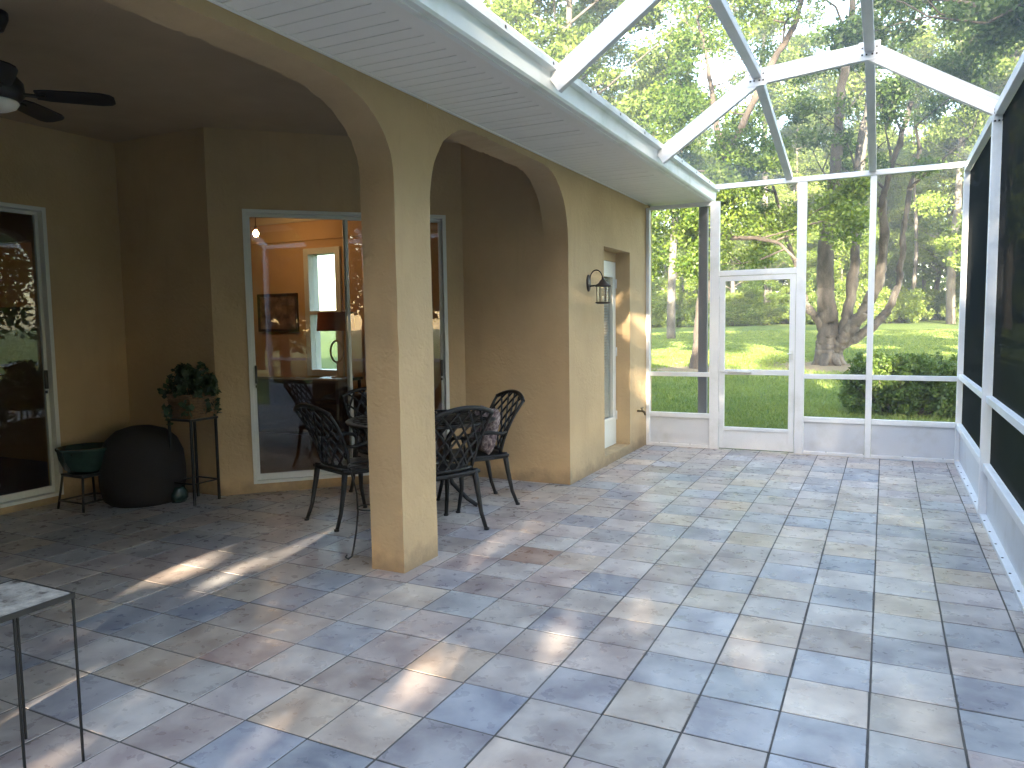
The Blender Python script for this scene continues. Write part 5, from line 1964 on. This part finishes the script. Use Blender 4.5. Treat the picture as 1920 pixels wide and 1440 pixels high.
bush('hedge_bush', 'clipped dark green bush with bright tips, just outside the far screens', (0.24, 13.55, ground_z(0, 13.5)), 0.84, 0.42, 0.86, 250, 95, 0.062, 9, MT['leaf_bush'])
ub = bush('undergrowth_bush', 'shaggy green bush at the foot of the wood', (0, 0, 0), 2.6, 1.6, 1.7, 150, 110, 0.12, 12, MT['leaf_wood'], 'bushes at the foot of the wood')
ub2 = None
first_b = True
for k in range(30):
    az = R(-22 + 31 * ((k * 0.618034 + 0.3) % 1.0))
    dist = rf_.uniform(55, 64)
    x, y = math.sin(az) * dist, math.cos(az) * dist
    sc = (rf_.uniform(0.8, 1.4), rf_.uniform(0.8, 1.2), rf_.uniform(0.6, 1.5))
    if first_b:
        ub.location, ub.scale = (x, y, ground_z(x, y)), sc
        first_b = False
    else:
        copy_thing(ub, (x, y, ground_z(x, y)), rf_.uniform(0, 6.28), None, sc)
# the depth of the wood: one mass
cl_ = []
rq = random.Random(99)
for k in range(1300):
    a_d = rq.uniform(-36, 22)
    az = R(a_d)
    dist = rq.uniform(88, 110)
    top = 17 if a_d > -8 else (10 if a_d > -29 else 26)
    z = 2.0 + top * rq.random() ** 1.3
    cl_.append(((math.sin(az) * dist, math.cos(az) * dist, z), (2.2, 2.2, 1.7), 75))
tag(link('far_wood', leaves('far_wood', cl_, 0.55, np.random.default_rng(5)), MT['leaf_wood']), 'far green mass of the wood behind the trees', kind='stuff')

# grass blades over the visible lawn
rg = np.random.default_rng(6)
ng = 150000
az = np.radians(rg.uniform(-19, 7, ng))
dist = 8.9 * (46 / 8.9) ** rg.random(ng)
gx, gy = np.sin(az) * dist, np.cos(az) * dist
keep = gy > 9.0
gx, gy, dist = gx[keep], gy[keep], dist[keep]
gz = np.where(gy < 12, GZ, GZ + 0.026 * (gy - 12)) + np.where(gy > 13, 0.05 * np.sin(gx * 0.35 + 1) * np.sin(gy * 0.22), 0)
for (cx, cy_, r0) in ((-1.3, 22.6, 1.6), (-4.7, 20.4, 1.1)):
    kp = (gx - cx) ** 2 + (gy - cy_) ** 2 > (r0 * rg.uniform(0.7, 1.3, len(gx))) ** 2
    gx, gy, gz, dist = gx[kp], gy[kp], gz[kp], dist[kp]
n_ = len(gx)
h_ = rg.uniform(0.03, 0.075, n_)
w_ = 0.0035 + dist * 0.00045
a_ = rg.uniform(0, 2 * np.pi, n_)
dx_, dy_ = np.cos(a_) * w_, np.sin(a_) * w_
lx, ly = rg.normal(0, 0.025, n_), rg.normal(0, 0.025, n_)
B = np.stack([gx, gy, gz - 0.01], 1)
V = np.stack([B + np.stack([-dx_, -dy_, 0 * h_], 1), B + np.stack([dx_, dy_, 0 * h_], 1),
              B + np.stack([lx + dx_ * 0.4, ly + dy_ * 0.4, h_], 1), B + np.stack([lx - dx_ * 0.4, ly - dy_ * 0.4, h_], 1)], 1).reshape(-1, 3)
tag(link('grass', quads('grass', V), MT['grass']), 'short mown grass of the lawn', kind='stuff')

# faint haze in the humid air: far trees pale a little
hz = MB()
hz.box(-170, 170, -130, 270, GZ - 1.5, 37.0)
hm_, hn, hl, ho = new_mat('haze')
pv = hn.new('ShaderNodeVolumePrincipled')
pv.inputs['Color'].default_value = (0.86, 0.92, 1.0, 1)
pv.inputs['Density'].default_value = 0.0014
pv.inputs['Anisotropy'].default_value = 0.2
hl.new(pv.outputs[0], ho.inputs['Volume'])
hzo = hz.build('haze', hm_)
tag(hzo, 'faint pale haze in the air', kind='stuff')
